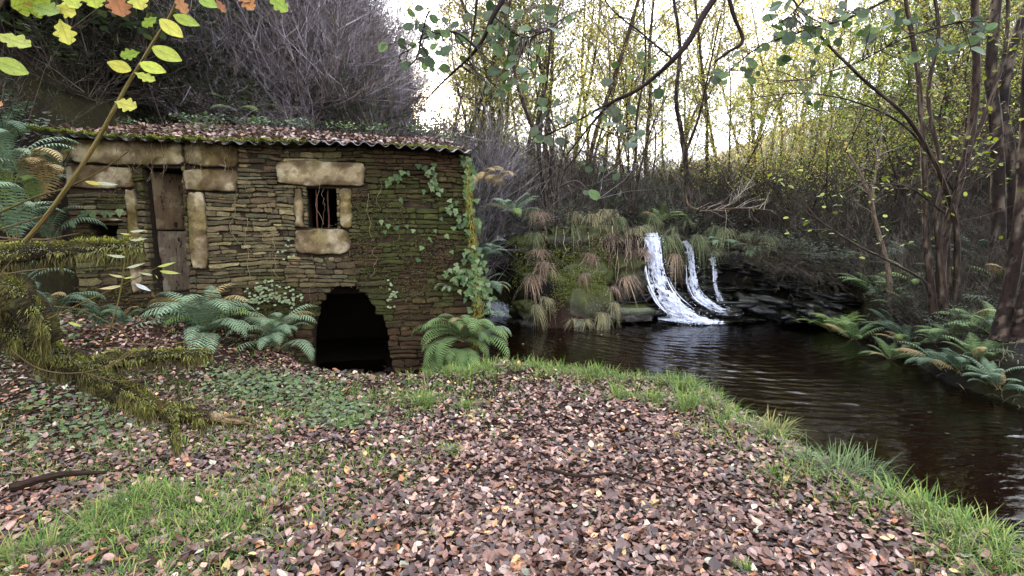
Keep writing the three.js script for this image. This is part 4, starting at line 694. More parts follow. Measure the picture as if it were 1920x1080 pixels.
  const patch = (cx, cy, sx, sy, n) => { for (let k = 0; k < n; k++) { const p = onY(cx + (R() + R() - 1) * sx, cy + (R() + R() - 1) * sy, 0.0), l = land(p.x, p.z); if (l.kind !== 'ground') continue; leaf(cl, 'alder', V(p.x, l.h + 0.02 + 0.05 * R(), p.z), V(R() - 0.5, 0.2 * R(), R() - 0.3), V((R() - 0.5) * 0.6, 1, 0.3), 0.03 + 0.02 * R(), 0.035 + 0.02 * R(), cmul(pick(R, [sr(112, 140, 84), sr(88, 116, 66), sr(140, 156, 104), sr(104, 124, 60)]), 0.7 + 0.5 * R()), { rows: 3 }); } };
  patch(500, 735, 130, 32, 420); patch(420, 720, 80, 30, 160); patch(560, 750, 110, 30, 220); patch(130, 800, 140, 60, 300); patch(640, 790, 90, 30, 260); patch(80, 720, 120, 50, 260);
  stuff(tag(put('clover', cl, M.leafy), 'low clover-like ground leaves in front of the ferns', 'ground cover'));
  // leaves afloat on the pool near the bank
  for (let k = 0; k < 34; k++) { const q = R(), p = q < 0.7 ? onY(1000 + R() * 900, 720 + R() * 330, WATER) : onY(980 + R() * 500, 625 + R() * 60, WATER); const dp = sdf(poolXZ, p.x, p.z); if (dp > -0.05 || dp < -1.6) continue; const mb = new MB(); leaf(mb, 'alder', V(0, 0, 0), dirOf(R() * 6.28, 0), V((R() - 0.5) * 0.2, 1, (R() - 0.5) * 0.2), 0.05, 0.04, cmul(color(), 0.9), { rows: 4, curl: 0.3, fold: 0.1 }); const m = put('floating_leaf', mb, M.litter); m.position.set(p.x, WATER + 0.008, p.z); tag(m, 'small fallen leaf floating on the dark pool', 'leaf', 'leaves floating on the pool'); }
  // twigs lying about
  const tw = [[[[1020, 885], [1090, 905], [1150, 900], [1215, 918], [1270, 925]], 0.012, 'dark fallen stick lying across the leaves near the middle'], [[[1290, 935], [1285, 975], [1262, 1010], [1235, 1030]], 0.005, 'pale crooked twig on the leaves right of the stick'], [[[975, 1003], [1030, 992], [1065, 975], [1080, 962]], 0.004, 'thin pale twig on the leaves below the stick'], [[[1000, 950], [1005, 1010], [1020, 1060]], 0.004, 'thin dark twig pointing down the picture'], [[[20, 930], [110, 905], [200, 895]], 0.03, 'dark rotten branch on the ground at lower left'], [[[1140, 825], [1200, 850], [1230, 870]], 0.006, 'short twig near the pool side of the leaves']];
  for (const [pts, r, label] of tw) { const mb = new MB(); tube(mb, curve(pts.map(([x, y]) => { const p = onY(x, y, 0.03); p.y = H(p.x, p.z) + 0.035 + r; return p; }), 14), (t) => r * (1.1 - 0.7 * t) * (0.85 + 0.3 * noise(t * 14, r * 900)), 6, /pale/.test(label) ? sr(176, 158, 138) : sr(74, 58, 46), 1, true); tag(put('fallen_twig', mb, M.bark), label, 'twig'); }
}
// ---------------------------------------------------------------- tussocks hanging on the rock bank
{
  const variants = { brown: [sr(160, 134, 108), sr(112, 88, 68), sr(190, 166, 136)], straw: [sr(146, 138, 94), sr(170, 158, 116), sr(106, 110, 66)], green: [sr(96, 106, 62), sr(136, 138, 92), sr(74, 88, 52)] }, protos = {};
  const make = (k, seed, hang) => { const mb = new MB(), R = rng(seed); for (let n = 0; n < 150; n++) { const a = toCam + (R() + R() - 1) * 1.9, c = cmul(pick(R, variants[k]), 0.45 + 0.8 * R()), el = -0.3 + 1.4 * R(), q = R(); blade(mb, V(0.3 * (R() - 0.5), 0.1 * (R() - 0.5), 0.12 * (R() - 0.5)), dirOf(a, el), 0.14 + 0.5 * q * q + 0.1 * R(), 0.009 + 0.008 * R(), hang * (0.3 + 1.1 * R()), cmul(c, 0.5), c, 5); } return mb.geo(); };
  for (const k in variants) protos[k] = [make(k, 3 + k.length, 1.7), make(k, 8 + k.length, 0.9), make(k, 13 + k.length, 1.3)];
  const names = { brown: ['dry brown grass tussock drooping on the rock bank left of the falls', 'brown tussocks on the rock bank'], straw: ['straw coloured grass tussock on the rock bank left of the falls', 'straw tussocks on the rock bank'], green: ['green grass tussock along the top of the rock bank', 'green tussocks on the rock bank'] };
  const where = (px, py) => (py < 425 ? 'on the brim' : py < 480 ? 'on the upper face' : py < 545 ? 'halfway down the face' : 'at the waterline') + (px < 1005 ? ' at the left end of the rock bank' : px < 1035 ? ' left of the leaning slab' : px < 1080 ? ' above the slab top of the rock bank' : px < 1125 ? ' over the right half of the leaning slab' : px < 1170 ? ' between the leaning slab and the falls' : px < 1215 ? ' touching the left side of the broad waterfall' : px < 1275 ? ' between the broad and narrow falls' : px < 1330 ? ' right of the narrow waterfall' : px < 1345 ? ' just left of the trickle' : px < 1370 ? ' above the trickle' : px < 1420 ? ' over the left part of the ledges' : ' over the middle of the ledges');
  const tint = { brown: 'dry brown tussock ', straw: 'straw coloured tussock ', green: 'green tussock ' };
  const R = rng(81), S = [['brown', 1022, 495, 11.7, 0.62], ['brown', 1010, 470, 12.0, 0.5], ['brown', 1095, 515, 11.6, 0.36], ['brown', 1150, 540, 11.9, 0.5], ['brown', 1015, 400, 12.3, 0.5], ['brown', 1140, 445, 12.3, 0.6], ['straw', 1005, 575, 11.4, 0.6], ['straw', 1100, 600, 11.2, 0.4], ['straw', 1130, 590, 11.4, 0.5], ['straw', 1150, 570, 11.6, 0.45], ['straw', 1190, 430, 12.6, 0.55], ['straw', 1110, 405, 12.6, 0.6], ['straw', 1025, 560, 11.5, 0.4],
    ['green', 1075, 430, 12.3, 0.6], ['green', 1160, 410, 12.7, 0.6], ['green', 1255, 445, 12.7, 0.6], ['green', 1262, 430, 12.9, 0.6], ['green', 1310, 445, 12.8, 0.6], ['green', 1290, 415, 13.2, 0.6], ['green', 1225, 405, 13.3, 0.6], ['green', 1336, 470, 12.7, 0.5], ['green', 1000, 440, 12.1, 0.5], ['brown', 1265, 480, 12.6, 0.5], ['brown', 1205, 470, 12.4, 0.5], ['straw', 1075, 400, 12.9, 0.6], ['straw', 1140, 395, 13.1, 0.6], ['straw', 1000, 395, 12.9, 0.6], ['brown', 1000, 520, 11.9, 0.55], ['straw', 1075, 600, 11.2, 0.45], ['brown', 1175, 520, 12.1, 0.5], ['green', 1215, 425, 12.9, 0.5], ['brown', 1110, 480, 12.0, 0.5], ['green', 1395, 440, 12.6, 0.5], ['green', 1440, 445, 12.4, 0.5], ['green', 1350, 430, 12.9, 0.6]];
  for (const [k, px, py, d, s] of S) { const t = thing('grass_tussock', tint[k] + where(px, py), 'tussock', at(px, py, d - 0.28), 0, names[k][1]), m = new THREE.Mesh(pick(R, protos[k]), M.grass); m.name = 'blades'; m.castShadow = m.receiveShadow = true; m.rotation.set((R() - 0.5) * 0.5, (R() - 0.5) * 1.4, (R() - 0.5) * 0.6); m.scale.set(s * (0.9 + 0.9 * R()), s * (1.0 + 0.7 * R()), s * (1.0 + 0.5 * R())); t.add(m); }
  { // dead roots and stems hanging down the rock
    const t = thing('hanging_roots', 'dark dry roots and dead stems hanging down the rock left of the broad waterfall', 'roots'), mb = new MB();
    for (let k = 0; k < 70; k++) { const px = 1125 + 75 * R() + (R() < 0.25 ? -120 * R() : 0), py = 420 + 40 * R(), L = 30 + 80 * R(), pts = []; for (let j = 0; j <= 5; j++) pts.push(at(px + j * (R() - 0.4) * 5, py + L * j / 5, 11.9 - 0.15 * Math.sin(j / 5 * 3) + 0.05 * R())); tube(mb, pts, (q) => 0.008 * (1.1 - q) * (0.5 + R()), 4, cmul(pick(R, [sr(84, 66, 56), sr(120, 98, 80), sr(64, 50, 44), sr(150, 134, 112)]), 0.7 + 0.5 * R())); }
    put('roots', mb, M.twig, t);
  }
  // grass mat on the brim and moss on the slabs
  const mat = new MB(), mo = new MB();
  for (let k = 0; k < 9000; k++) { const rt = k > 5500, x = rt ? 5.3 + 3.2 * R() : mix(-0.3, 6.5, R()), z = rt ? -4.5 - 8 * R() : -12.4 - 2.6 * R() * R(), l = land(x, z); if (l.kind !== 'woodland_floor' || l.dp < 0.03) continue; const c = cmul(pick(R, variants[pick(R, ['straw', 'green', 'green', 'brown'])]), 0.6 + 0.6 * R()); blade(mat, V(x, l.h - 0.02, z), dirOf(R() * 6.28, 0.5 + 0.8 * R()), 0.16 + 0.2 * R(), 0.009, 0.5 + 0.5 * R(), cmul(c, 0.5), c, 3); }
  stuff(tag(put('grass', mat, M.grass), 'matted rough grass on the brim behind the falls and on the right bank', 'grass'));
  for (let k = 0; k < 14000; k++) { const q = R(), [cx, cy, sx, sy, d] = q < 0.5 ? [1085, 545, 55, 45, 11.3] : q < 0.7 ? [1060, 490, 70, 40, 11.75] : q < 0.85 ? [985, 500, 30, 60, 11.9] : [1120, 480, 50, 40, 11.8], p = at(cx + (R() + R() - 1) * sx, cy + (R() + R() - 1) * sy, d + 0.15 * R()), c = cmul(pick(R, [sr(120, 128, 36), sr(96, 108, 40), sr(140, 146, 46)]), 0.6 + 0.7 * R()); blade(mo, p, V(R() - 0.5, R() - 0.3, 0.8).normalize(), 0.02 + 0.03 * R(), 0.014, 0.3, cmul(c, 0.6), c, 2, V(1, 0, R() - 0.5)); }
  stuff(tag(put('moss', mo, M.mossHair), 'bright green moss on the leaning slab of the rock bank', 'moss'));
}
// ---------------------------------------------------------------- trees
// grows a trunk with limbs and twigs; returns the meshes of wood and of leaves
function grow(seed, { height = 11, r0 = 0.09, lean = [0, 0], limbs = 20, first = 0.25, reach = 0.28, rise = 0.7, twigs = 6, leaves = 1400, leafSize = 0.055, cols, barkCol = sr(120, 108, 92), wob = 0.25, fine = 4 }) {
  const R = rng(seed), trunk = new MB(), branch = new MB(), crown = new MB(), tips = [];
  const walk = (p, d, len, n, w, up = 0) => { const o = [p.clone()]; let q = p.clone(), e = d.clone(); for (let k = 0; k < n; k++) { e.add(V((R() - 0.5) * w, (R() - 0.5) * w * 0.5 + up, (R() - 0.5) * w)).normalize(); q = q.clone().addScaledVector(e, len / n); o.push(q); } return o; };
  const tp = walk(V(0, -0.25, 0), V(lean[0], 1, lean[1]).normalize(), height, 12, wob, 0.05);
  tube(trunk, curve(tp, 26), (t) => r0 * (Math.pow(1 - t, 0.8) + 0.06) * (1 + 0.5 * Math.exp(-t * 30)) * (0.92 + 0.16 * noise(t * 20, seed)), 9, barkCol, 1);
  for (let k = 0; k < limbs; k++) {
    const t = mix(first, 0.98, Math.pow((k + R()) / limbs, 0.9)), i = t * 12, a = tp[Math.floor(i)], b = tp[Math.min(12, Math.floor(i) + 1)], p = a.clone().lerp(b, i % 1), az = k * 2.4 + R(), d = dirOf(az, rise * (0.6 + 0.6 * R())), len = height * reach * (1.15 - t * 0.75) * (0.6 + 0.6 * R());
    const lp = walk(p, d, len, 6, wob * 1.6, 0.03), lr = r0 * 0.34 * (1.1 - t) + 0.004;
    tube(branch, lp, (q) => lr * (1.05 - q), 5, cmul(barkCol, 0.8), 1);
    for (let j = 0; j < twigs; j++) {
      const q = 0.2 + 0.8 * (j + R()) / twigs, ii = q * 6, c = lp[Math.min(6, Math.floor(ii))].clone().lerp(lp[Math.min(6, Math.floor(ii) + 1)], ii % 1), td = d.clone().add(V((R() - 0.5) * 1.8, (R() - 0.25) * 1.2, (R() - 0.5) * 1.8)).normalize(), tl = len * (0.25 + 0.3 * R()), pp = walk(c, td, tl, 4, 0.5, 0.02);
      tube(branch, pp, (s) => 0.0055 * (1.1 - s) * (0.6 + height / 14), 3, cmul(barkCol, 0.7), 1);
      for (let m = 0; m < fine; m++) { const s = 1 + Math.floor(R() * 3.99), f = walk(pp[s], td.clone().add(V((R() - 0.5) * 2, (R() - 0.4) * 1.4, (R() - 0.5) * 2)).normalize(), tl * (0.3 + 0.3 * R()), 2, 0.6); tube(branch, f, (s2) => 0.003 * (1.1 - s2) * (0.6 + height / 14), 3, cmul(barkCol, 0.65), 1); tips.push(f[1], f[2]); }
    }
  }
  for (let k = 0; k < leaves && tips.length; k++) { const p = tips[Math.floor(R() * tips.length)].clone().add(V((R() - 0.5) * 0.22, (R() - 0.6) * 0.2, (R() - 0.5) * 0.22)), a = R() * 6.28; leaf(crown, 'alder', p, dirOf(a, -0.9 + R()), V((R() - 0.5) * 2, 0.7, (R() - 0.5) * 2), leafSize * (0.7 + 0.6 * R()), leafSize * (0.6 + 0.4 * R()), cmul(pick(R, cols), 0.7 + 0.6 * R()), { rows: 2, fold: 0.1 }); }
  return { trunk: trunk.geo(), branch: branch.geo(), crown: leaves ? crown.geo() : null };
}
const yel = [sr(150, 152, 70), sr(172, 168, 84), sr(122, 136, 62), sr(176, 160, 92)], grn = [sr(96, 116, 50), sr(120, 134, 56), sr(84, 104, 50)], olive = [sr(110, 108, 60), sr(92, 96, 54), sr(130, 118, 66)];
const kinds = {
  thin: [0, 1, 2].map((k) => grow(200 + k, { height: 11, r0: 0.062, limbs: 26, reach: 0.24, leaves: 3200, leafSize: 0.055, cols: [...olive, sr(150, 146, 70)], lean: [0.16 * (k - 1), 0.1], barkCol: sr(104, 94, 84), wob: 0.3 })),
  golden: [0, 1, 2].map((k) => grow(210 + k, { height: 9, r0: 0.058, limbs: 30, reach: 0.32, leaves: 4200, lean: [0.2 * (1 - k), 0], cols: yel, barkCol: sr(72, 62, 48), leafSize: 0.06 })),
  bare: [0, 1].map((k) => grow(220 + k, { height: 12, r0: 0.085, limbs: 30, reach: 0.26, leaves: 1400, lean: [0.14 - 0.28 * k, 0], cols: olive, barkCol: sr(72, 66, 62), rise: 0.9, first: 0.35 })),
  green: [0, 1].map((k) => grow(230 + k, { height: 8, r0: 0.07, limbs: 34, reach: 0.32, leaves: 4200, cols: grn, barkCol: sr(58, 50, 40), first: 0.1 })),
};
kinds.lacy = [0, 1, 2].map((k) => grow(240 + k, { height: 6.5, r0: 0.04, limbs: 34, reach: 0.36, leaves: 2700, leafSize: 0.054, cols: [...yel, sr(150, 164, 64), sr(120, 136, 56)], barkCol: sr(62, 54, 46), first: 0.08, lean: [0.25 * (k - 1), 0.1], wob: 0.4, fine: 5 }));
const treeMeta = {
  thin: ['thin bare-looking tree with sparse olive leaves standing in the wood behind the waterfall', 'thin trees behind the waterfall'],
  golden: ['slender tree with sunlit yellow leaves far back in the wood', 'yellow leaved trees in the wood'],
  bare: ['tall almost leafless tree against the bright sky far behind the falls', 'leafless trees against the sky'],
  lacy: ['small spreading tree of fine twigs and small yellow-green leaves in the wood', 'small lacy trees in the wood'],
  green: ['bushy dark green tree in the shaded wood on the right', 'dark green trees in the right wood'],
};
const spot = (px, d) => (d < 15 ? 'nearest ' : d < 17 ? 'near ' : d < 19.3 ? 'fairly near ' : d < 22 ? 'middle ' : d < 25 ? 'fairly far ' : d < 30 ? 'far ' : 'farthest ') + 'one ' + (px < 880 ? 'just over the right end of the roof' : px < 930 ? 'in the gap right of the roof' : px < 960 ? 'left of the double-stemmed dark tree' : px < 1010 ? 'behind the double-stemmed dark tree' : px < 1060 ? 'just right of the double-stemmed tree' : px < 1110 ? 'over the middle of the rock bank' : px < 1160 ? 'over the right end of the rock bank' : px < 1205 ? 'behind the bush tree above the falls' : px < 1250 ? 'above the broad waterfall' : px < 1300 ? 'behind the dark branching tree' : px < 1350 ? 'above the narrow fall and trickle' : px < 1420 ? 'right of the dark branching tree' : px < 1500 ? 'over the dark ledges' : px < 1580 ? 'over the right end of the ledges' : px < 1650 ? 'behind the forked sapling' : px < 1720 ? 'left of the alder stems' : px < 1800 ? 'behind the alder stems' : px < 1880 ? 'right of the alder stems' : 'at the right edge');
const look = { thin: 'thin tree with sparse olive leaves, ', golden: 'slender yellow-leaved tree, ', bare: 'almost leafless tree, ', green: 'bushy dark green tree, ', lacy: 'low lacy yellow-green tree, ' };
function plant(kind, x, z, s, R, dy = 0, where = null) {
  const g = pick(R, kinds[kind]), t = thing('tree', where ? look[kind] + where : treeMeta[kind][0], 'tree', V(x, H(x, z) + dy, z), R() * 6.28, treeMeta[kind][1]);
  for (const part of ['trunk', 'branch', 'crown']) if (g[part]) { const m = new THREE.Mesh(g[part], part === 'crown' ? (kind === 'lacy' && x / -z > 0.5 && R() < 0.65 ? M.crownShade : M.crown) : part === 'trunk' ? M.bark : M.twig); m.name = part === 'branch' ? 'branches' : part; m.castShadow = m.receiveShadow = true; t.add(m); }
  t.scale.set(s * (0.8 + 0.4 * R()), s, s * (0.8 + 0.4 * R())); return t;
}
{
  const R = rng(300), at2 = (px, d) => { const p = at(px, 440, d); return [p.x, p.z]; };
  // single trees one can point to, by where they stand
  for (const [px, d, kind, s] of [[982, 20.5, 'bare', 1.0], [1048, 18.2, 'thin', 1.25], [1066, 22.3, 'bare', 1.05], [1028, 16.4, 'lacy', 1.1], [1105, 17.6, 'lacy', 1.2], [1228, 17.8, 'thin', 1.2], [1335, 18, 'thin', 1.2], [915, 18, 'thin', 1.3], [945, 16.5, 'thin', 1.2], [1012, 17.5, 'thin', 1.2], [1090, 16.8, 'thin', 1.2], [1122, 19.6, 'golden', 1.1], [905, 17, 'thin', 0.9], [937, 20, 'thin', 1.0], [968, 23, 'bare', 1], [985, 28, 'bare', 1.1], [1003, 19, 'thin', 0.8], [1075, 30, 'bare', 1.1], [1100, 21, 'thin', 0.9], [1150, 33, 'bare', 1.2], [1180, 19, 'golden', 0.8], [1240, 29, 'thin', 1.2], [1262, 20, 'thin', 0.9], [1290, 26, 'golden', 1.1], [1345, 31, 'bare', 1.2], [1370, 19, 'golden', 0.85], [1400, 25, 'golden', 1.1], [1432, 29, 'thin', 1.2], [1460, 21, 'thin', 1.0], [1490, 26, 'golden', 1.15], [1520, 18, 'thin', 0.9], [1550, 23, 'golden', 1.1], [1590, 28, 'thin', 1.2], [1620, 20, 'green', 0.9], [1660, 24, 'thin', 1.2], [1700, 18, 'green', 1.0], [1740, 22, 'thin', 1.2], [1780, 17, 'thin', 1.0], [1815, 20, 'green', 1.1], [1850, 16, 'thin', 1.0], [1890, 19, 'green', 1.1], [1930, 15, 'thin', 1], [2000, 17, 'green', 1.2], [890, 30, 'bare', 1.1], [925, 34, 'bare', 1.2], [1020, 36, 'bare', 1.3], [1200, 37, 'bare', 1.3], [1270, 38, 'thin', 1.4], [1385, 36, 'thin', 1.4], [1470, 35, 'golden', 1.4], [1530, 33, 'thin', 1.4], [1610, 34, 'thin', 1.5], [1690, 30, 'thin', 1.5], [1770, 28, 'green', 1.5], [1860, 25, 'thin', 1.4], [1940, 24, 'green', 1.5], [1575, 16.5, 'golden', 0.62], [1480, 16, 'golden', 0.5], [1425, 17, 'golden', 0.5]]) { const [x, z] = at2(px, d); plant(kind, x, z, s, R, 0, spot(px, d)); }
  for (let k = 0; k < 14; k++) { const px = 840 + R() * 1200, d = 30 + R() * 26, [x, z] = at2(px, d); plant(px > 1500 ? pick(R, ['thin', 'green', 'thin']) : pick(R, ['bare', 'thin', 'thin', 'golden']), x, z, 1.1 + 0.5 * R(), R); }
  for (const [px, d, s] of [[870, 17, 0.75], [915, 21, 0.9], [960, 15.5, 0.7], [990, 19, 0.85], [1040, 16.5, 0.75], [1075, 21, 1.0], [1105, 16, 0.7], [1140, 18.5, 0.9], [1165, 23, 1.1], [1205, 16.5, 0.75], [1235, 20.5, 1.0], [1255, 17, 0.8], [1295, 19.6, 0.85], [1325, 23, 1.1], [1350, 16.2, 0.8], [1385, 20.5, 1.0], [1415, 14.8, 0.75], [1440, 18.5, 0.95], [1465, 22, 1.1], [1495, 15, 0.8], [1520, 20.2, 1.05], [1545, 17, 0.9], [1570, 14, 0.75], [1600, 18.5, 1.05], [1632, 15, 0.9], [1660, 20.5, 1.2], [1690, 14.5, 0.85], [1715, 17, 1.05], [1750, 15, 0.95], [1790, 19.5, 1.2], [1820, 14, 0.9], [1855, 17.5, 1.1], [1885, 13, 0.85], [1915, 16, 1.1], [1940, 18, 1.2]]) { const [x, z] = at2(px, d); plant('lacy', x, z, s, R, 0, spot(px, d)); }
  for (const [px, d, s] of [[925, 25, 1.2], [950, 28.5, 1.3], [1000, 24, 1.1], [1030, 27.5, 1.35], [1065, 24.5, 1.15], [1090, 29, 1.4], [1125, 25, 1.2], [1185, 28, 1.3]]) { const [x, z] = at2(px, d); plant('lacy', x, z, s, R, 0, spot(px, d)); }
  // on the hill at left
  for (const [px, d, kind, s] of [[470, 17, 'bare', 0.5], [560, 20, 'bare', 0.55], [640, 22, 'bare', 0.5], [330, 18, 'bare', 0.5], [740, 22, 'bare', 0.45], [200, 17, 'thin', 0.5], [700, 26, 'thin', 0.6], [842, 15, 'lacy', 0.8], [838, 20, 'lacy', 0.9], [850, 22, 'thin', 0.9], [846, 27, 'thin', 0.9], [775, 28, 'bare', 0.8], [868, 26, 'thin', 1.0], [745, 24, 'thin', 0.6], [836, 15.5, 'thin', 1.2], [879, 17.4, 'thin', 1.25], [845, 17, 'thin', 0.8], [862, 19, 'bare', 0.8], [880, 16, 'thin', 0.8], [898, 20, 'bare', 0.9], [905, 15.4, 'lacy', 0.9], [872, 23, 'lacy', 1.2], [892, 26, 'lacy', 1.3], [852, 25, 'lacy', 1.2], [720, 18, 'lacy', 0.45], [600, 16, 'lacy', 0.4], [520, 18, 'lacy', 0.4], [860, 14, 'lacy', 0.45], [430, 16, 'bare', 0.4], [250, 15, 'lacy', 0.4]]) { const [x, z] = at2(px, d), t = plant(kind, x, z, s, R); tag(t, ({ bare: 'leafless tree ', thin: 'thin olive-leaved tree ', lacy: 'small lacy tree ' })[kind] + (d < 17 ? 'low ' : d < 21 ? 'halfway up ' : 'high ') + 'on the hill ' + (px < 300 ? 'above the door' : px < 450 ? 'left of the window' : px < 580 ? 'above the window' : px < 680 ? 'right of the window' : px < 760 ? 'above the ivied wall end' : px < 812 ? 'left of the low sun' : px < 835 ? 'directly beside the low sun' : px < 856 ? 'just right of the low sun' : px < 885 ? 'over the right roof corner' : 'right of the roof corner'), 'tree', 'small trees on the hill'); }
}
// a stem seen along a path of the photograph: [px, py, depth] points
const stemPath = (path, n = 24) => curve(path.map((a) => at(...a)), n);
function custom(label, stems, { barkCol = sr(128, 110, 92), seed = 1, leaves = 40, leafCols = yel, twigs = 10, twigLen = 0.7, leafSize = 0.06, category = 'tree', name = 'tree', leafParts = false } = {}) {
  const t = thing(name, label, category), R = rng(seed), tw = new MB(), cr = new MB(), ends = [];
  for (const [path, r0, r1] of stems) {
    const mb = new MB(), pts = stemPath(path, 56), ph = R() * 50;
    tube(mb, pts, (q) => { const r = mix(r0, r1, Math.pow(q, 0.8)) * (r0 > 0.02 ? 1 + 0.25 * Math.exp(-q * 14) : 1); return Array.from({ length: 10 }, (_, j) => r * (0.84 + 0.2 * noise(q * 14 + ph, j * 1.3, ph) + 0.14 * noise(q * 50 + ph, j * 2.1, ph))); }, r0 > 0.02 ? 10 : 5, (q, a) => cmix(cmul(barkCol, 0.45 + 0.9 * noise(q * 26 + ph, a * 1.5)), sr(150, 146, 136), 0.7 * ss(fbm(q * 22 + ph, a * 1.2 + 7, 0, 3), 0.56, 0.66)), 1);
    put(r0 > 0.025 ? 'trunk' : 'branch', mb, M.bark, t);
    for (let k = 0; k < twigs; k++) {
      const q = 0.3 + 0.7 * (k + R()) / twigs, p = pts[Math.min(55, Math.floor(q * 56))], d0 = pts[56].clone().sub(pts[28]).normalize(); let p1 = p.clone(), d = d0.add(V((R() - 0.5) * 2, (R() - 0.35) * 1.4, (R() - 0.5) * 2)).normalize(); const o = [p1.clone()], L = twigLen * (0.4 + 0.9 * R());
      for (let j = 0; j < 5; j++) { d.add(V((R() - 0.5) * 0.5, (R() - 0.5) * 0.4, (R() - 0.5) * 0.5)).normalize(); p1 = p1.clone().addScaledVector(d, L / 5); o.push(p1); if (j > 1) ends.push(p1); }
      tube(tw, o, (s) => Math.min(0.006, r0 * 0.4) * (1.1 - s), 4, cmul(barkCol, 0.75));
      for (let m = 0; m < 4; m++) { const b = o[1 + Math.floor(R() * 4)], e = b.clone().add(V((R() - 0.5), (R() - 0.4) * 0.8, (R() - 0.5)).multiplyScalar(L * 0.55)); tube(tw, [b, b.clone().lerp(e, 0.5).add(V(0, (R() - 0.5) * 0.05, 0)), e], (s) => 0.003 * (1.1 - s), 3, cmul(barkCol, 0.7)); ends.push(e); }
    }
  }
  put('twigs', tw, M.twig, t);
  for (let k = 0; k < leaves && ends.length; k++) { const mb = leafParts ? new MB() : cr; leaf(mb, 'alder', pick(R, ends).clone().add(V((R() - 0.5) * 0.06, -0.03 * R(), (R() - 0.5) * 0.06)), dirOf(R() * 6.28, -0.7 + 0.9 * R()), V(R() - 0.5, 0.8, R() - 0.3), leafSize * (0.7 + 0.6 * R()), leafSize * 0.8, cmul(pick(R, leafCols), 0.8 + 0.5 * R()), { rows: 4, curl: -0.3 }); if (leafParts) put('leaf', mb, M.fresh, t); }
  if (cr.n) put('crown', cr, M.fresh, t);
  return t;
}
const lime = [sr(150, 168, 48), sr(176, 184, 66), sr(128, 150, 48)];
custom('multi-stemmed alder with sunlit reddish trunks leaning over the pool on the right', [
  [[[1762, 610, 8.1], [1763, 540, 8.1], [1767, 467, 8.1], [1790, 370, 8.0], [1812, 290, 7.9], [1830, 167, 7.8], [1827, -20, 7.6]], 0.08, 0.048],
  [[[1752, 600, 8.0], [1742, 500, 8.0], [1736, 420, 8.0], [1732, 300, 8.0], [1720, 133, 8.0], [1695, -20, 8.0]], 0.06, 0.03],
  [[[1790, 600, 8.1], [1795, 500, 8.1], [1791, 420, 8.0], [1768, 340, 7.8], [1745, 290, 7.6], [1700, 220, 7.3], [1620, 150, 6.9], [1540, 70, 6.5], [1480, -10, 6.2]], 0.05, 0.012],
  [[[1775, 600, 7.9], [1762, 480, 7.9], [1757, 400, 7.9], [1768, 340, 7.9], [1740, 180, 8.0], [1760, 60, 8.0], [1750, -20, 8]], 0.048, 0.022],
  [[[1782, 600, 8.2], [1775, 470, 8.2], [1778, 380, 8.2], [1810, 300, 8.2], [1853, 200, 8.2], [1885, 90, 8.2], [1890, -20, 8.2]], 0.05, 0.024],
  [[[1745, 560, 8.0], [1738, 533, 7.9], [1673, 493, 7.6], [1607, 460, 7.4], [1560, 430, 7.2], [1515, 400, 7.1], [1480, 370, 7.0]], 0.024, 0.006],
  [[[1770, 450, 7.9], [1800, 340, 7.6], [1850, 285, 7.4]], 0.02, 0.006],
  [[[1772, 400, 7.9], [1700, 350, 7.6], [1640, 345, 7.4], [1560, 330, 7.2]], 0.018, 0.005],
  [[[1790, 360, 8], [1700, 240, 7.6], [1600, 190, 7.2], [1500, 175, 6.9], [1400, 185, 6.7]], 0.02, 0.005],
], { barkCol: sr(78, 68, 60), seed: 5, leaves: 300, leafCols: lime, twigs: 12, twigLen: 0.9, leafSize: 0.07 });
custom('slim pale sapling with a forked top standing left of the alder stems', [[[[1673, 590, 9.6], [1664, 500, 9.6], [1640, 410, 9.6], [1633, 373, 9.6], [1610, 320, 9.6], [1588, 285, 9.6]], 0.05, 0.02], [[[1635, 375, 9.6], [1645, 300, 9.6], [1655, 240, 9.6]], 0.026, 0.01]], { barkCol: sr(156, 148, 136), seed: 7, leaves: 26, twigs: 9, twigLen: 0.5 });
custom('thick sunlit trunk leaning inward at the right edge of the picture', [[[[1872, 640, 6.6], [1890, 560, 6.6], [1910, 440, 6.6], [1922, 300, 6.6], [1930, 100, 6.6], [1945, -60, 6.6]], 0.082, 0.06], [[[1905, 640, 6.5], [1925, 540, 6.4], [1975, 400, 6.3]], 0.07, 0.05]], { barkCol: sr(62, 50, 42), seed: 8, leaves: 20, leafCols: lime, twigs: 5 });
custom('dark straight trunk standing behind the alder stems near the right edge', [[[[1865, 560, 9.4], [1872, 400, 9.4], [1868, 250, 9.4], [1858, 130, 9.4], [1872, -30, 9.4]], 0.12, 0.08]], { barkCol: sr(56, 46, 40), seed: 9, leaves: 60, leafCols: lime, twigs: 14, twigLen: 1.2 });
custom('blackish leaning trunk at upper right between the two rightmost trunks', [[[[1900, 560, 10], [1895, 300, 10], [1880, 200, 10], [1895, 100, 10], [1930, 0, 10]], 0.1, 0.08]], { barkCol: sr(50, 42, 38), seed: 19, leaves: 60, leafCols: lime, twigs: 12, twigLen: 1.2 });
custom('double-stemmed dark tree on the brim left of the waterfall, leaning left', [[[[1028, 395, 13.2], [1018, 330, 13.2], [1003, 255, 13.2], [985, 205, 13.2], [968, 150, 13.2], [955, 60, 13.2], [930, -20, 13.2]], 0.07, 0.025], [[[1038, 395, 13.3], [1030, 300, 13.3], [1012, 240, 13.3], [1025, 150, 13.3], [1035, 40, 13.3], [1030, -20, 13.3]], 0.05, 0.02], [[[1030, 390, 13.2], [1050, 320, 13.1], [1060, 270, 13.0]], 0.03, 0.01]], { barkCol: sr(62, 52, 44), seed: 10, leaves: 260, leafCols: olive, twigs: 22, twigLen: 1.5 });
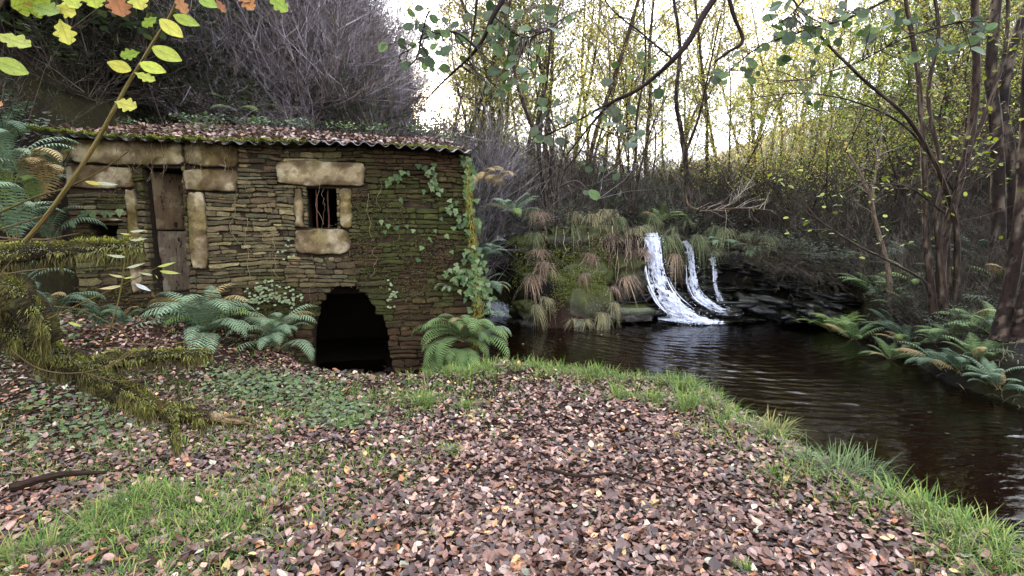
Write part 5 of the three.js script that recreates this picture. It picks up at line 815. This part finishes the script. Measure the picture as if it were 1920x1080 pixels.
custom('thin multi-stemmed bush tree on the brim above the broad waterfall', [[[[1182, 400, 13.5], [1186, 330, 13.5], [1192, 290, 13.5], [1194, 220, 13.5], [1210, 120, 13.5], [1205, -10, 13.5]], 0.05, 0.02], [[[1190, 400, 13.5], [1200, 320, 13.5], [1222, 240, 13.4], [1250, 180, 13.3]], 0.035, 0.012], [[[1176, 400, 13.5], [1165, 330, 13.5], [1160, 270, 13.5], [1150, 190, 13.5], [1120, 110, 13.5]], 0.035, 0.012]], { barkCol: sr(64, 54, 46), seed: 12, leaves: 320, leafCols: yel, twigs: 22, twigLen: 1.4 });
custom('dark tree with branching stem right of the bush above the waterfall', [[[[1290, 400, 14.5], [1288, 330, 14.5], [1278, 250, 14.5], [1268, 190, 14.5], [1275, 90, 14.5], [1262, -10, 14.5]], 0.09, 0.04], [[[1284, 290, 14.5], [1310, 220, 14.4], [1330, 130, 14.3], [1350, 30, 14.2]], 0.045, 0.016]], { barkCol: sr(58, 48, 42), seed: 13, leaves: 420, leafCols: yel, twigs: 26, twigLen: 1.7 });
custom('pale bare twisted branch hanging low over the ledges right of the falls', [[[[1285, 365, 12.6], [1292, 385, 12.6], [1320, 395, 12.5], [1350, 392, 12.5], [1400, 390, 12.4], [1450, 395, 12.3]], 0.022, 0.008], [[[1350, 392, 12.5], [1380, 372, 12.5], [1400, 350, 12.5]], 0.012, 0.004]], { barkCol: sr(168, 156, 138), seed: 14, leaves: 0, twigs: 16, twigLen: 0.7, name: 'bare_branch', category: 'branch' });
// ---------------------------------------------------------------- brush
function brushG(seed, { n = 90, h = 1.3, spread = 0.7, r = 0.006, cols, needles = 0, needleCol, fork = 4, lean = 0 }) {
  const mb = new MB(), R = rng(seed);
  for (let k = 0; k < n; k++) {
    let p = V((R() - 0.5) * spread * 0.5, -0.1, (R() - 0.5) * spread * 0.5), d = dirOf(R() * 6.28, 0.15 + 1.2 * R()); d.x += lean; const c = cmul(pick(R, cols), 0.6 + 0.7 * R()), L = h * (0.5 + 0.6 * R()), o = [p];
    for (let j = 0; j < 4; j++) { d.add(V((R() - 0.5) * 0.6, (R() - 0.4) * 0.4, (R() - 0.5) * 0.6)).normalize(); p = p.clone().addScaledVector(d, L / 4); o.push(p); }
    tube(mb, o, (t) => r * (1.1 - t), 3, c);
    for (let m = 0; m < fork; m++) { const b = o[1 + Math.floor(R() * 3.99)], e = d.clone().add(V((R() - 0.5) * 1.7, (R() - 0.35) * 1.3, (R() - 0.5) * 1.7)).normalize(), q = b.clone().addScaledVector(e, L * 0.3 * (0.5 + R())); tube(mb, [b, b.clone().lerp(q, 0.5).add(V((R() - 0.5) * 0.06, (R() - 0.5) * 0.06, 0)), q], (t) => r * 0.6 * (1.1 - t), 3, c);
      for (let w = 0; w < needles; w++) { const s = b.clone().lerp(q, R()); blade(mb, s, V((R() - 0.5) * 1.6, R() - 0.2, (R() - 0.5) * 1.6).normalize(), 0.05 + 0.07 * R(), 0.008, 0.1, cmul(pick(R, needleCol), 0.6 + 0.6 * R()), cmul(pick(R, needleCol), 0.8 + 0.6 * R()), 1); } }
  }
  return mb.geo();
}
{
  const purple = [sr(136, 128, 132), sr(106, 98, 100), sr(158, 150, 152), sr(112, 98, 88)], brown = [sr(52, 46, 40), sr(40, 36, 30), sr(62, 54, 46), sr(86, 78, 68)];
  const kindsB = {
    heather: [0, 1, 2].map((k) => brushG(400 + k, { n: 62, h: 1.5, spread: 1.2, cols: purple, needles: 3, needleCol: [sr(124, 114, 116), sr(106, 112, 92), sr(140, 130, 134)], fork: 6, r: 0.006 })),
    broom: [0, 1, 2].map((k) => brushG(410 + k, { n: 56, h: 1.5, spread: 1.1, cols: brown, needles: 6, needleCol: [sr(84, 96, 74), sr(102, 110, 84), sr(66, 80, 60)], fork: 6, r: 0.006 })),
    thicket: [0, 1, 2].map((k) => brushG(420 + k, { n: 60, h: 1.9, spread: 1.3, cols: brown, needles: 1, needleCol: [sr(70, 74, 40), sr(92, 88, 46)], fork: 7, r: 0.009 })),
    bramble: [0, 1].map((k) => { const mb = new MB(), R = rng(430 + k); for (let n = 0; n < 420; n++) { const a = R() * 6.28, r = 0.8 * Math.sqrt(R()), p = V(Math.cos(a) * r, 0.1 + 0.8 * R() * (1.1 - r), Math.sin(a) * r); leaf(mb, 'oval', p, dirOf(R() * 6.28, 0.4 * (R() - 0.5)), V((R() - 0.5), 1, (R() - 0.5)), 0.09, 0.055, cmul(pick(R, [sr(74, 96, 58), sr(54, 76, 46), sr(92, 104, 56)]), 0.7 + 0.6 * R()), { rows: 3 }); } return mb.geo(); }),
  };
  const brushMat = { heather: M.brush, broom: M.brush, thicket: M.brush, bramble: M.leafy };
  const rc = new THREE.Raycaster(), eyes = []; for (let j = 0; j < 7; j++) eyes.push(ray(797 + (j ? 8.5 : 0) * Math.cos(j * 1.047), 226 + (j ? 6.5 : 0) * Math.sin(j * 1.047)).normalize());
  const veils = (o) => { o.updateMatrixWorld(true); const ids = new Set(); for (const e of eyes) { rc.set(EYE, e); for (const h of rc.intersectObject(o, true)) ids.add(h.instanceId ?? -1); } return ids; };   // what stands in the gap in the brush through which the low sun shines
  const sow = (name, label, kind, spots) => { kindsB[kind].forEach((g, v) => { const mine = spots.filter((_, i) => i % kindsB[kind].length === v), im = new THREE.InstancedMesh(g, brushMat[kind], mine.length), m4 = new THREE.Matrix4(), q = new THREE.Quaternion(), R = rng(440 + v); mine.forEach(([x, y, z, s], i) => { q.setFromEuler(new THREE.Euler((R() - 0.5) * 0.5, R() * 6.28, (R() - 0.5) * 0.5)); m4.compose(V(x, y, z), q, V(s, s * (0.8 + 0.4 * R()), s)); im.setMatrixAt(i, m4); }); { const ids = veils(im); let n = 0; for (let i = 0; i < mine.length; i++) if (!ids.has(i)) { im.getMatrixAt(i, m4); im.setMatrixAt(n++, m4); } im.count = n; } im.name = numbered(name); im.castShadow = im.receiveShadow = true; scene.add(im); stuff(tag(im, label, 'brush')); }); };
  const clear = (x, y, z, s) => { const p = V(x, y + 0.8 * s, z).sub(EYE), a = p.dot(SUN); return p.addScaledVector(SUN, -a).length() > 0.25 * s; };
  const R = rng(450), hea = [], bro = [], thi = [], bra = [];
  for (let k = 0; k < 1500; k++) {
    const px = -150 + R() * 1080, d = 7 + 23 * Math.pow(R(), 1.3), p = at(px, 440, d), l = land(p.x, p.z); if (l.kind !== 'hill') continue;
    const s = 0.65 + 1.1 * R() * R() + d * 0.04, n = fbm(p.x * 0.35, p.z * 0.35 + 90, 0, 3), y = l.h; const q = V(p.x, y, p.z), [u, , w] = uvw(q); if (u > -0.6 && u < LEN + 0.4 && w > -DEEP - 0.5 && w < 0.5) continue; if (u > -1 && u < LEN + 1 && w > -DEEP - 0.7) continue; if (d < 8.5 && R() < 0.6) continue; if (!clear(p.x, y, p.z, s)) continue;
    (px < 330 + 60 * R() ? (R() < 0.55 ? bra : R() < 0.7 ? thi : bro) : n > 0.54 ? bro : n < 0.42 && R() < 0.5 ? bra : hea).push([p.x, y, p.z, s]);
  }
  for (let k = 0; k < 420; k++) { const u = -2.4 + (LEN + 3.2) * R(), w = -DEEP - 0.12 - 1.3 * R(), p = wallPt(u, 0, w), l = land(p.x, p.z), s = 0.28 + 0.3 * R(); if (l.kind === 'hill' && clear(p.x, l.h, p.z, s)) (R() < 0.45 ? bra : R() < 0.5 ? bro : hea).push([p.x, l.h, p.z, s]); }
  for (let k = 0; k < 700; k++) { const px = 40 + 780 * R(), d = 9.2 + 5.5 * R(), p = at(px, 440, d), l = land(p.x, p.z), [u, , w] = uvw(p); if (l.kind !== 'hill' || (u > -1 && u < LEN + 1 && w > -DEEP - 0.5)) continue; const s = 0.5 + 0.5 * R(); if (clear(p.x, l.h, p.z, s)) (px < 360 ? (R() < 0.6 ? bra : thi) : R() < 0.4 ? hea : R() < 0.5 ? bro : bra).push([p.x, l.h, p.z, s]); }
  for (let k = 0; k < 480; k++) { const px = 850 + R() * 1200, d = 13 + 20 * Math.pow(R(), 1.3), p = at(px, 440, d), l = land(p.x, p.z); if (l.kind === 'pool_bed' || l.kind === 'ground') continue; if (l.dp < 1.2) continue; const s = 0.55 + 0.55 * R() + d * 0.014; (R() < 0.5 ? thi : R() < 0.45 ? bro : bra).push([p.x, l.h, p.z, s]); }
  for (let k = 0; k < 120; k++) { const px = 790 + 125 * R(), d = 13 + 9 * R(), p = at(px, 440, d), l = land(p.x, p.z), s = 1.0 + 1.3 * R(); if (clear(p.x, l.h, p.z, s)) (R() < 0.6 ? hea : bro).push([p.x, l.h, p.z, s]); }
  for (let k = 0; k < 130; k++) { const px = 840 + 190 * R(), d = 14 + 12 * R(), p = at(px, 440, d), l = land(p.x, p.z); if (!clear(p.x, l.h, p.z, 1.2)) continue; (R() < 0.75 ? hea : bro).push([p.x, l.h, p.z, 0.9 + 0.5 * R()]); }
  for (let k = 0; k < 260; k++) { const px = 1560 + 420 * R(), d = 7 + 5 * R(), p = at(px, 440, d), l = land(p.x, p.z); if (l.kind !== 'woodland_floor' || l.dp < 0.3) continue; (R() < 0.5 ? bra : thi).push([p.x, l.h, p.z, 0.22 + 0.3 * R()]); }
  sow('heather_brush', 'purple-grey dry heather brush covering the hill above the mill', 'heather', hea);
  sow('broom_brush', 'grey-green broom brush on the hill and in the wood', 'broom', bro);
  sow('thicket', 'dark twiggy thicket under the trees behind the falls and on the right', 'thicket', thi);
  sow('bramble', 'low bramble leaves on the hill and under the trees', 'bramble', bra);
  // single bushes that stand out
  const one = (label, px, py, d, s, kind) => { const t = thing('bush', label, 'bush', at(px, py, d)), m = new THREE.Mesh(pick(R, kindsB[kind]), brushMat[kind]); m.name = kind === 'bramble' ? 'leaves' : 'twigs'; m.castShadow = m.receiveShadow = true; stuff(m); t.add(m); t.scale.setScalar(s); return t; };
  one('tall grey-green bush above the roof, left of the low sun', 640, 205, 12.8, 0.9, 'broom'); one('feathery grey bush behind the right end of the roof', 940, 330, 12, 0.8, 'heather'); one('purple-grey bush just right of the low sun', 915, 310, 13.5, 1.0, 'heather'); one('grey-green bush on the hill, higher than the tall one', 660, 120, 15, 1.0, 'broom');
  for (const [px, d, sc, w] of [[856, 13.4, 1.7, 'nearest to the low sun on its right'], [862, 14.2, 2.4, 'over the right roof corner'], [893, 15, 2.2, 'right of the roof corner'], [858, 17.5, 2.4, 'farthest back beside the sun']]) { const b = one('tall feathery grey heath bush, the one ' + w, px, 440, d, sc, 'heather'); b.position.y = H(b.position.x, b.position.z); }
  [[1405, 470, 12.35, 0.42, 'left'], [1440, 485, 12.2, 0.5, 'second from left'], [1475, 478, 12.1, 0.5, 'middle'], [1505, 500, 11.8, 0.55, 'second from right'], [1545, 505, 11.4, 0.6, 'right']].forEach(([px, py, d, s, w]) => { const b = one('dark twiggy bush overhanging the ledges, the ' + w + ' one of five', px, py, d, s, 'thicket'); b.rotation.x = 1.5; b.userData.group = 'bushes overhanging the ledges'; });
  [[1425, 455, 12.4, 0.5, 'left'], [1490, 470, 12.0, 0.55, 'middle'], [1550, 490, 11.4, 0.6, 'right']].forEach(([px, py, d, s, w]) => { const b = one('leafy dark bramble on the brim of the ledges, the ' + w + ' one of three', px, py, d, s, 'bramble'); b.userData.group = 'brambles on the ledges'; });
  const bone = (label, stems, seed) => custom(label, stems, { barkCol: sr(176, 164, 158), seed, leaves: 8, twigs: 14, twigLen: 0.9, name: 'dead_branch', category: 'dead branch', leafCols: olive });
  bone('pale forked dead branch on the hill above the middle of the roof', [[[[455, 190, 11.6], [465, 160, 11.6], [470, 140, 11.7], [478, 120, 11.8]], 0.02, 0.008], [[[465, 160, 11.6], [430, 158, 11.5], [400, 165, 11.4]], 0.012, 0.005]], 15);
  bone('pale slender dead stem leaning on the upper hill', [[[[480, 95, 12.5], [495, 60, 12.5], [508, 25, 12.6], [515, -10, 12.6]], 0.02, 0.01]], 16);
  bone('pale dead stem low on the left part of the hill', [[[[175, 60, 11], [190, 35, 11], [205, 0, 11]], 0.02, 0.01], [[[205, 75, 11], [208, 40, 11], [212, 0, 11]], 0.012, 0.008]], 17);
  for (const o of scene.children.filter((c) => /^(tree|bush|dead_branch)/.test(c.name))) if (o.position.z < -10 && Math.abs(o.position.x + 3) < 4 && veils(o).size) scene.remove(o);
}
// ---------------------------------------------------------------- near branches and leaves
const oakG = [sr(170, 192, 58), sr(188, 202, 66), sr(150, 180, 56), sr(204, 204, 76)], oakO = [sr(176, 122, 58), sr(166, 106, 52)];
// a leaf drawn between two places of the photograph, as long as they are apart
function leafAt(parent, type, x0, y0, x1, y1, d, wide, col, { tiltUp = 0.25, curl = 0.3, rows = 6, fold = 0.15, dd = 0 } = {}) {
  const p = at(x0, y0, d), q = at(x1, y1, d + dd), mb = new MB(), n = EYE.clone().sub(p).normalize().add(V(0, tiltUp, 0));
  leaf(mb, type, p, q.clone().sub(p), n, p.distanceTo(q), p.distanceTo(q) * wide, col, { rows, curl, fold }); put('leaf', mb, M.fresh, parent);
}
const stick = (parent, pts, r0, r1, col, name = 'branch', n = 22, sides = 6) => { const mb = new MB(); tube(mb, curve(pts.map((a) => at(...a)), n), (t) => mix(r0, r1, t) * (0.92 + 0.16 * noise(t * 14, r0 * 999)), sides, col, 1, true); return put(name, mb, M.bark, parent); };
{ // oak sapling stem with oblong leaves
  const R = rng(500), t = thing('oak_sapling', 'slender yellow-green oak sapling stem slanting up before the mill, oblong leaves along it', 'sapling');
  stick(t, [[48, 452, 1.55], [90, 402, 1.53], [130, 345, 1.5], [170, 285, 1.5], [205, 222, 1.48], [238, 160, 1.46], [262, 122, 1.45], [290, 75, 1.44], [322, 24, 1.42], [335, -10, 1.4]], 0.0068, 0.003, sr(176, 168, 104), 'stem');
  stick(t, [[0, 398, 1.5], [60, 372, 1.52], [130, 350, 1.52], [190, 320, 1.54], [240, 284, 1.55]], 0.0032, 0.0016, sr(150, 146, 84)); stick(t, [[0, 430, 1.5], [60, 412, 1.52], [100, 398, 1.54]], 0.0028, 0.0016, sr(160, 150, 104));
  for (const [x0, y0, x1, y1, w, ty] of [[294, 32, 268, 50, 0.55, 'oak'], [300, 36, 348, 78, 0.42, 'oval'], [325, 28, 382, 55, 0.34, 'lance'], [286, 88, 348, 122, 0.4, 'oval'], [262, 98, 228, 106, 0.6, 'oak'], [246, 132, 205, 120, 0.55, 'oval'], [262, 118, 318, 142, 0.38, 'oval'], [252, 136, 296, 156, 0.4, 'oak'], [215, 190, 262, 206, 0.6, 'oak']]) leafAt(t, ty, x0, y0, x1, y1, 1.42, w, cmul(pick(R, oakG), 0.9 + 0.3 * R()), { rows: ty === 'oak' ? 28 : 8 });
  leafAt(t, 'lance', 178, 342, 228, 350, 1.52, 0.14, sr(196, 200, 170)); leafAt(t, 'lance', 160, 340, 196, 349, 1.5, 0.2, sr(196, 190, 70));
}
{ // lobed oak leaves hanging into the top left corner
  const R = rng(501), t = thing('oak_branch', 'oak branch with big lobed green and orange leaves hanging into the top left corner', 'branch');
  stick(t, [[-40, -30, 0.95], [60, -18, 0.95], [180, -22, 0.97], [320, -16, 1.0], [480, -20, 1.05], [580, -26, 1.08]], 0.005, 0.003, sr(110, 96, 66));
  stick(t, [[-30, 70, 0.9], [0, 10, 0.92], [20, -20, 0.95]], 0.003, 0.002, sr(110, 96, 66));
  for (const [x0, y0, x1, y1, w, o, ty] of [[100, -10, 28, 12, 0.75, 0, 'oak'], [58, 8, 118, 34, 0.6, 0, 'oak'], [112, 36, 132, 90, 0.62, 0, 'oak'], [105, 10, 150, 30, 0.6, 0, 'oak'], [120, -12, 148, 22, 0.75, 0, 'oak'], [170, -18, 182, 20, 0.9, 0, 'oak'], [212, -14, 232, 38, 0.75, 1, 'oak'], [250, -18, 268, 24, 0.75, 0, 'oak'], [330, -8, 352, 32, 0.5, 1, 'oak'], [372, -6, 412, 20, 0.45, 0, 'oval'], [405, -2, 424, 28, 0.4, 1, 'oak'], [452, -12, 478, 24, 0.6, 1, 'oak'], [502, -12, 545, 26, 0.5, 0, 'oak'], [-8, 62, 68, 98, 0.42, 0, 'oak'], [-10, 112, 68, 145, 0.36, 0, 'oval'], [-10, 190, 8, 200, 0.6, 1, 'oak'], [440, -14, 470, 8, 0.6, 1, 'oak'], [40, -14, 60, 14, 0.6, 1, 'oak']]) leafAt(t, ty, x0, y0, x1, y1, 0.98, w, cmul(pick(R, o ? oakO : oakG), 0.85 + 0.4 * R()), { rows: ty === 'oak' ? 28 : 8, tiltUp: 0.5 * R() });
}
{ // willow-leaved shoots before the door
  const t = thing('shoot', 'thin upright shoot with narrow pale leaves in front of the mill door', 'shoot');
  stick(t, [[196, 640, 2.4], [212, 600, 2.4], [226, 545, 2.4], [234, 490, 2.4], [240, 452, 2.4], [244, 436, 2.4]], 0.0035, 0.0018, sr(164, 160, 84), 'stem');
  stick(t, [[90, 598, 2.35], [150, 570, 2.38], [215, 540, 2.4], [275, 512, 2.42], [300, 498, 2.42]], 0.0032, 0.0015, sr(164, 160, 84)); stick(t, [[100, 575, 2.3], [140, 578, 2.35], [190, 598, 2.4], [230, 625, 2.4], [252, 645, 2.4]], 0.003, 0.0015, sr(170, 160, 100));
  for (const [x0, y0, x1, y1, c] of [[246, 440, 225, 440, 0], [244, 434, 277, 436, 1], [244, 450, 280, 452, 1], [236, 482, 202, 482, 1], [238, 502, 276, 498, 1], [234, 520, 206, 518, 2], [232, 522, 256, 521, 0], [286, 516, 262, 514, 1], [292, 516, 296, 524, 0], [300, 508, 340, 518, 0], [296, 500, 334, 496, 0], [254, 532, 284, 550, 3], [228, 536, 190, 546, 2], [128, 604, 156, 616, 0]]) leafAt(t, 'lance', x0, y0, x1, y1, 2.4, c === 3 ? 0.26 : 0.22, [sr(176, 186, 70), sr(172, 178, 140), sr(190, 176, 120), sr(200, 208, 206)][c], { rows: 5, tiltUp: 0.9 });
}
// mossy branches, fuzzy with hair
function mossy(label, stems, seed, hair, bare) {
  const t = thing('mossy_branch', label, 'branch'), R = rng(seed), mo = new MB();
  for (const [path, r0, r1, share] of stems) {
    const pts = stemPath(path, 40), mb = new MB(), ph = R() * 20;
    tube(mb, pts, (q) => Array.from({ length: 12 }, (_, j) => mix(r0, r1, q) * (0.55 + 0.9 * noise(q * 14 + ph, j * 1.1, ph))), 12, (q, a) => cmix(q > (bare ?? 2) && share === 0.45 ? sr(196, 178, 148) : sr(98, 92, 42), sr(66, 54, 34), ss(noise(q * 9 + ph, a * 1.3), 0.3, 0.8)), 3, true);
    put('branch', mb, bare && share === 0.45 ? M.bark : M.moss, t);
    for (let k = 0; k < hair * share; k++) {
      const q = R(), i = q * 40, p = pts[Math.floor(i)], a = R() * 6.28, r = mix(r0, r1, q) * (0.7 + 0.4 * R()); if (q > (bare ?? 2) && share === 0.45 && R() < 0.92) continue;
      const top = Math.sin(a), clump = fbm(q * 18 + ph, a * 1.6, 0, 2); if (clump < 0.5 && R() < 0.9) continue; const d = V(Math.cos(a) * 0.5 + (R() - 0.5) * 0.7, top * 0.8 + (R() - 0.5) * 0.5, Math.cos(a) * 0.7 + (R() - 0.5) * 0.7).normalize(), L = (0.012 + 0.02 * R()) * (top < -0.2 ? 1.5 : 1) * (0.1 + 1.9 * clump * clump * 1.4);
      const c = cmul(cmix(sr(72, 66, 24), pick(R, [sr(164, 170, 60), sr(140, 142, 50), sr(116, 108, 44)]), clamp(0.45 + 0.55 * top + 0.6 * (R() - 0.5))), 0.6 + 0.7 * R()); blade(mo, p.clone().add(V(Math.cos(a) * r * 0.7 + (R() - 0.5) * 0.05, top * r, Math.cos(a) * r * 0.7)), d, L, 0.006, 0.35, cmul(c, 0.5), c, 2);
    }
  }
  stuff(put('moss', mo, M.mossHair, t)); return t;
}
mossy('large mossy fallen branch reaching in from the left with a bare tip', [
  [[[-80, 560, 2.7], [0, 610, 2.7], [70, 655, 2.75], [130, 680, 2.8], [190, 710, 2.85], [240, 740, 2.9], [285, 762, 2.95]], 0.085, 0.05, 1.0],
  [[[240, 735, 2.9], [300, 765, 2.95], [350, 775, 3.0], [400, 785, 3.05], [440, 788, 3.1], [472, 792, 3.12]], 0.045, 0.02, 0.45],
  [[[322, 770, 2.95], [326, 800, 2.93], [330, 834, 2.92]], 0.035, 0.022, 0.1],
  [[[150, 690, 2.8], [210, 675, 2.9], [280, 668, 3.0], [340, 664, 3.1], [396, 664, 3.2]], 0.045, 0.022, 0.3],
  [[[-60, 570, 2.6], [0, 545, 2.6], [40, 560, 2.6], [75, 600, 2.62], [85, 640, 2.65]], 0.1, 0.055, 0.5],
], 510, 26000, 0.55);
mossy('straight moss-covered broken branch sticking in from the left below the door top', [[[[-60, 486, 2.6], [60, 474, 2.6], [140, 468, 2.6], [220, 464, 2.6], [266, 462, 2.6]], 0.05, 0.024, 1], [[[110, 470, 2.6], [112, 450, 2.6], [113, 425, 2.6]], 0.012, 0.006, 0]], 511, 9000);
{ // dry twigs round the mossy branch
  const t = thing('dry_twig', 'bundle of thin pale dry twigs arching over the big mossy branch', 'twigs');
  for (const p of [[[20, 655, 2.6], [70, 690, 2.62], [130, 700, 2.65], [190, 690, 2.7], [250, 655, 2.8]], [[250, 645, 2.8], [300, 648, 2.9], [350, 640, 3], [400, 625, 3.1]], [[285, 650, 2.9], [315, 625, 2.9], [330, 608, 2.95]], [[275, 655, 2.9], [282, 630, 2.9], [290, 615, 2.9]], [[0, 515, 2.4], [50, 508, 2.4], [92, 503, 2.4]], [[0, 518, 2.4], [12, 500, 2.4], [22, 488, 2.4]], [[0, 445, 2.5], [70, 450, 2.5], [150, 437, 2.5]], [[0, 452, 2.5], [60, 448, 2.5], [118, 452, 2.5]], [[200, 690, 2.7], [300, 640, 2.9], [390, 655, 3.1]], [[160, 700, 2.7], [230, 715, 2.8], [300, 700, 2.9]]]) stick(t, p, 0.004, 0.0018, sr(172, 158, 120), 'twig', 14, 5);
}
// alder branches with round leaves hanging over the pool
function alderBranch(label, stems, zones, seed, d0) {
  const t = thing('alder_branch', label, 'branch'), R = rng(seed), tw = new MB(), bar = sr(58, 48, 44);
  const all = [];
  for (const [path, r0, r1] of stems) { stick(t, path, r0, r1, bar, 'branch', 26, 7); for (const p of stemPath(path, 26)) all.push(p); }
  for (const [cx, cy, sx, sy, n, s] of zones) for (let k = 0; k < n; k++) {
    const px = cx + (R() + R() - 1) * sx, py = cy + (R() + R() - 1) * sy, d = d0 * (0.92 + 0.2 * R()), p = at(px, py, d); let near = all[0]; for (const q of all) if (q.distanceToSquared(p) < near.distanceToSquared(p)) near = q;
    const mid = near.clone().lerp(p, 0.55).add(V((R() - 0.5) * 0.06, (R() - 0.3) * 0.06, (R() - 0.5) * 0.06)); if (near.distanceTo(p) < 1.2) tube(tw, curve([near, mid, p], 6), (q) => 0.0032 * (1.1 - 0.7 * q), 4, bar);
    const mb = new MB(), a = R() * 6.28, L = s * (0.5 + 0.6 * R()) / FOCAL * d; leaf(mb, 'alder', p, V(Math.cos(a), -0.4 + 0.9 * (R() - 0.5), Math.sin(a) * 0.6), EYE.clone().sub(p).normalize().add(V((R() - 0.5) * 1.2, 0.4 + 0.8 * R(), (R() - 0.5) * 1.2)), L, L * 0.88, cmul(pick(R, [sr(84, 112, 58), sr(72, 98, 52), sr(100, 126, 62), sr(62, 86, 52), sr(80, 94, 64)]), 0.75 + 0.6 * R()), { rows: 6, curl: -0.35, fold: 0.12 }); put('leaf', mb, M.fresh, t);
  }
  put('twigs', tw, M.twig, t); return t;
}
alderBranch('thick dark alder branch sweeping down from the top right over the falls', [
  [[[1352, -20, 2.5], [1318, 30, 2.5], [1290, 80, 2.5], [1262, 112, 2.5], [1230, 142, 2.55], [1190, 172, 2.6], [1150, 190, 2.6], [1110, 232, 2.65], [1062, 292, 2.7]], 0.017, 0.004],
  [[[1185, 175, 2.6], [1130, 200, 2.6], [1085, 225, 2.6], [1020, 255, 2.65]], 0.007, 0.003],
  [[[1362, -20, 2.5], [1376, 30, 2.5], [1392, 78, 2.5], [1365, 98, 2.5], [1340, 116, 2.5]], 0.011, 0.006],
  [[[1262, 112, 2.5], [1200, 60, 2.5], [1150, 20, 2.5], [1120, -20, 2.5]], 0.005, 0.003],
  [[[1110, 232, 2.65], [1090, 280, 2.7], [1060, 320, 2.7], [1050, 350, 2.7]], 0.004, 0.002], [[[1110, 232, 2.65], [1150, 250, 2.7], [1165, 240, 2.7]], 0.004, 0.002]],
  [[1165, 225, 45, 50, 11, 26], [1060, 215, 80, 50, 9, 24], [1200, 130, 80, 50, 8, 22], [1010, 265, 50, 30, 6, 22], [1110, 310, 60, 60, 7, 22]], 520, 2.6);
alderBranch('drooping alder branch with many round green leaves at the top centre', [
  [[[955, -20, 2.3], [925, 30, 2.3], [905, 75, 2.35], [880, 108, 2.4], [845, 140, 2.45], [800, 185, 2.5]], 0.012, 0.003],
  [[[895, 90, 2.35], [850, 60, 2.4], [800, 70, 2.4], [765, 95, 2.4]], 0.005, 0.002], [[[895, -10, 2.3], [890, 40, 2.3], [880, 100, 2.35]], 0.006, 0.003], [[[800, 30, 2.3], [790, 70, 2.35], [780, 110, 2.4], [765, 125, 2.4]], 0.004, 0.002], [[[925, 30, 2.3], [980, 70, 2.35], [1020, 60, 2.4]], 0.004, 0.002]],
  [[930, 35, 60, 40, 18, 28], [780, 45, 90, 50, 17, 24], [960, 65, 60, 45, 16, 28], [850, 70, 60, 60, 12, 24], [800, 110, 60, 40, 12, 22], [970, 140, 50, 40, 14, 26], [1040, 30, 70, 35, 8, 24], [935, 170, 40, 30, 8, 22]], 521, 2.4);
alderBranch('fine leafy alder twigs across the top right, yellow-green leaves', [
  [[[1700, -20, 3.2], [1600, 30, 3.2], [1500, 60, 3.2], [1420, 90, 3.2], [1360, 140, 3.2]], 0.008, 0.003], [[[1800, 40, 3.2], [1700, 70, 3.2], [1600, 120, 3.2], [1500, 150, 3.3]], 0.006, 0.002], [[[1520, -20, 3.0], [1480, 30, 3.0], [1430, 60, 3.1]], 0.005, 0.002]],
  [[1480, 40, 90, 50, 30, 26], [1600, 50, 90, 60, 24, 24], [1400, 120, 80, 60, 18, 22], [1700, 60, 100, 70, 16, 22], [1820, 50, 80, 60, 14, 26], [1530, 140, 80, 60, 14, 20]], 522, 3.2);
renderer.render(scene, camera);
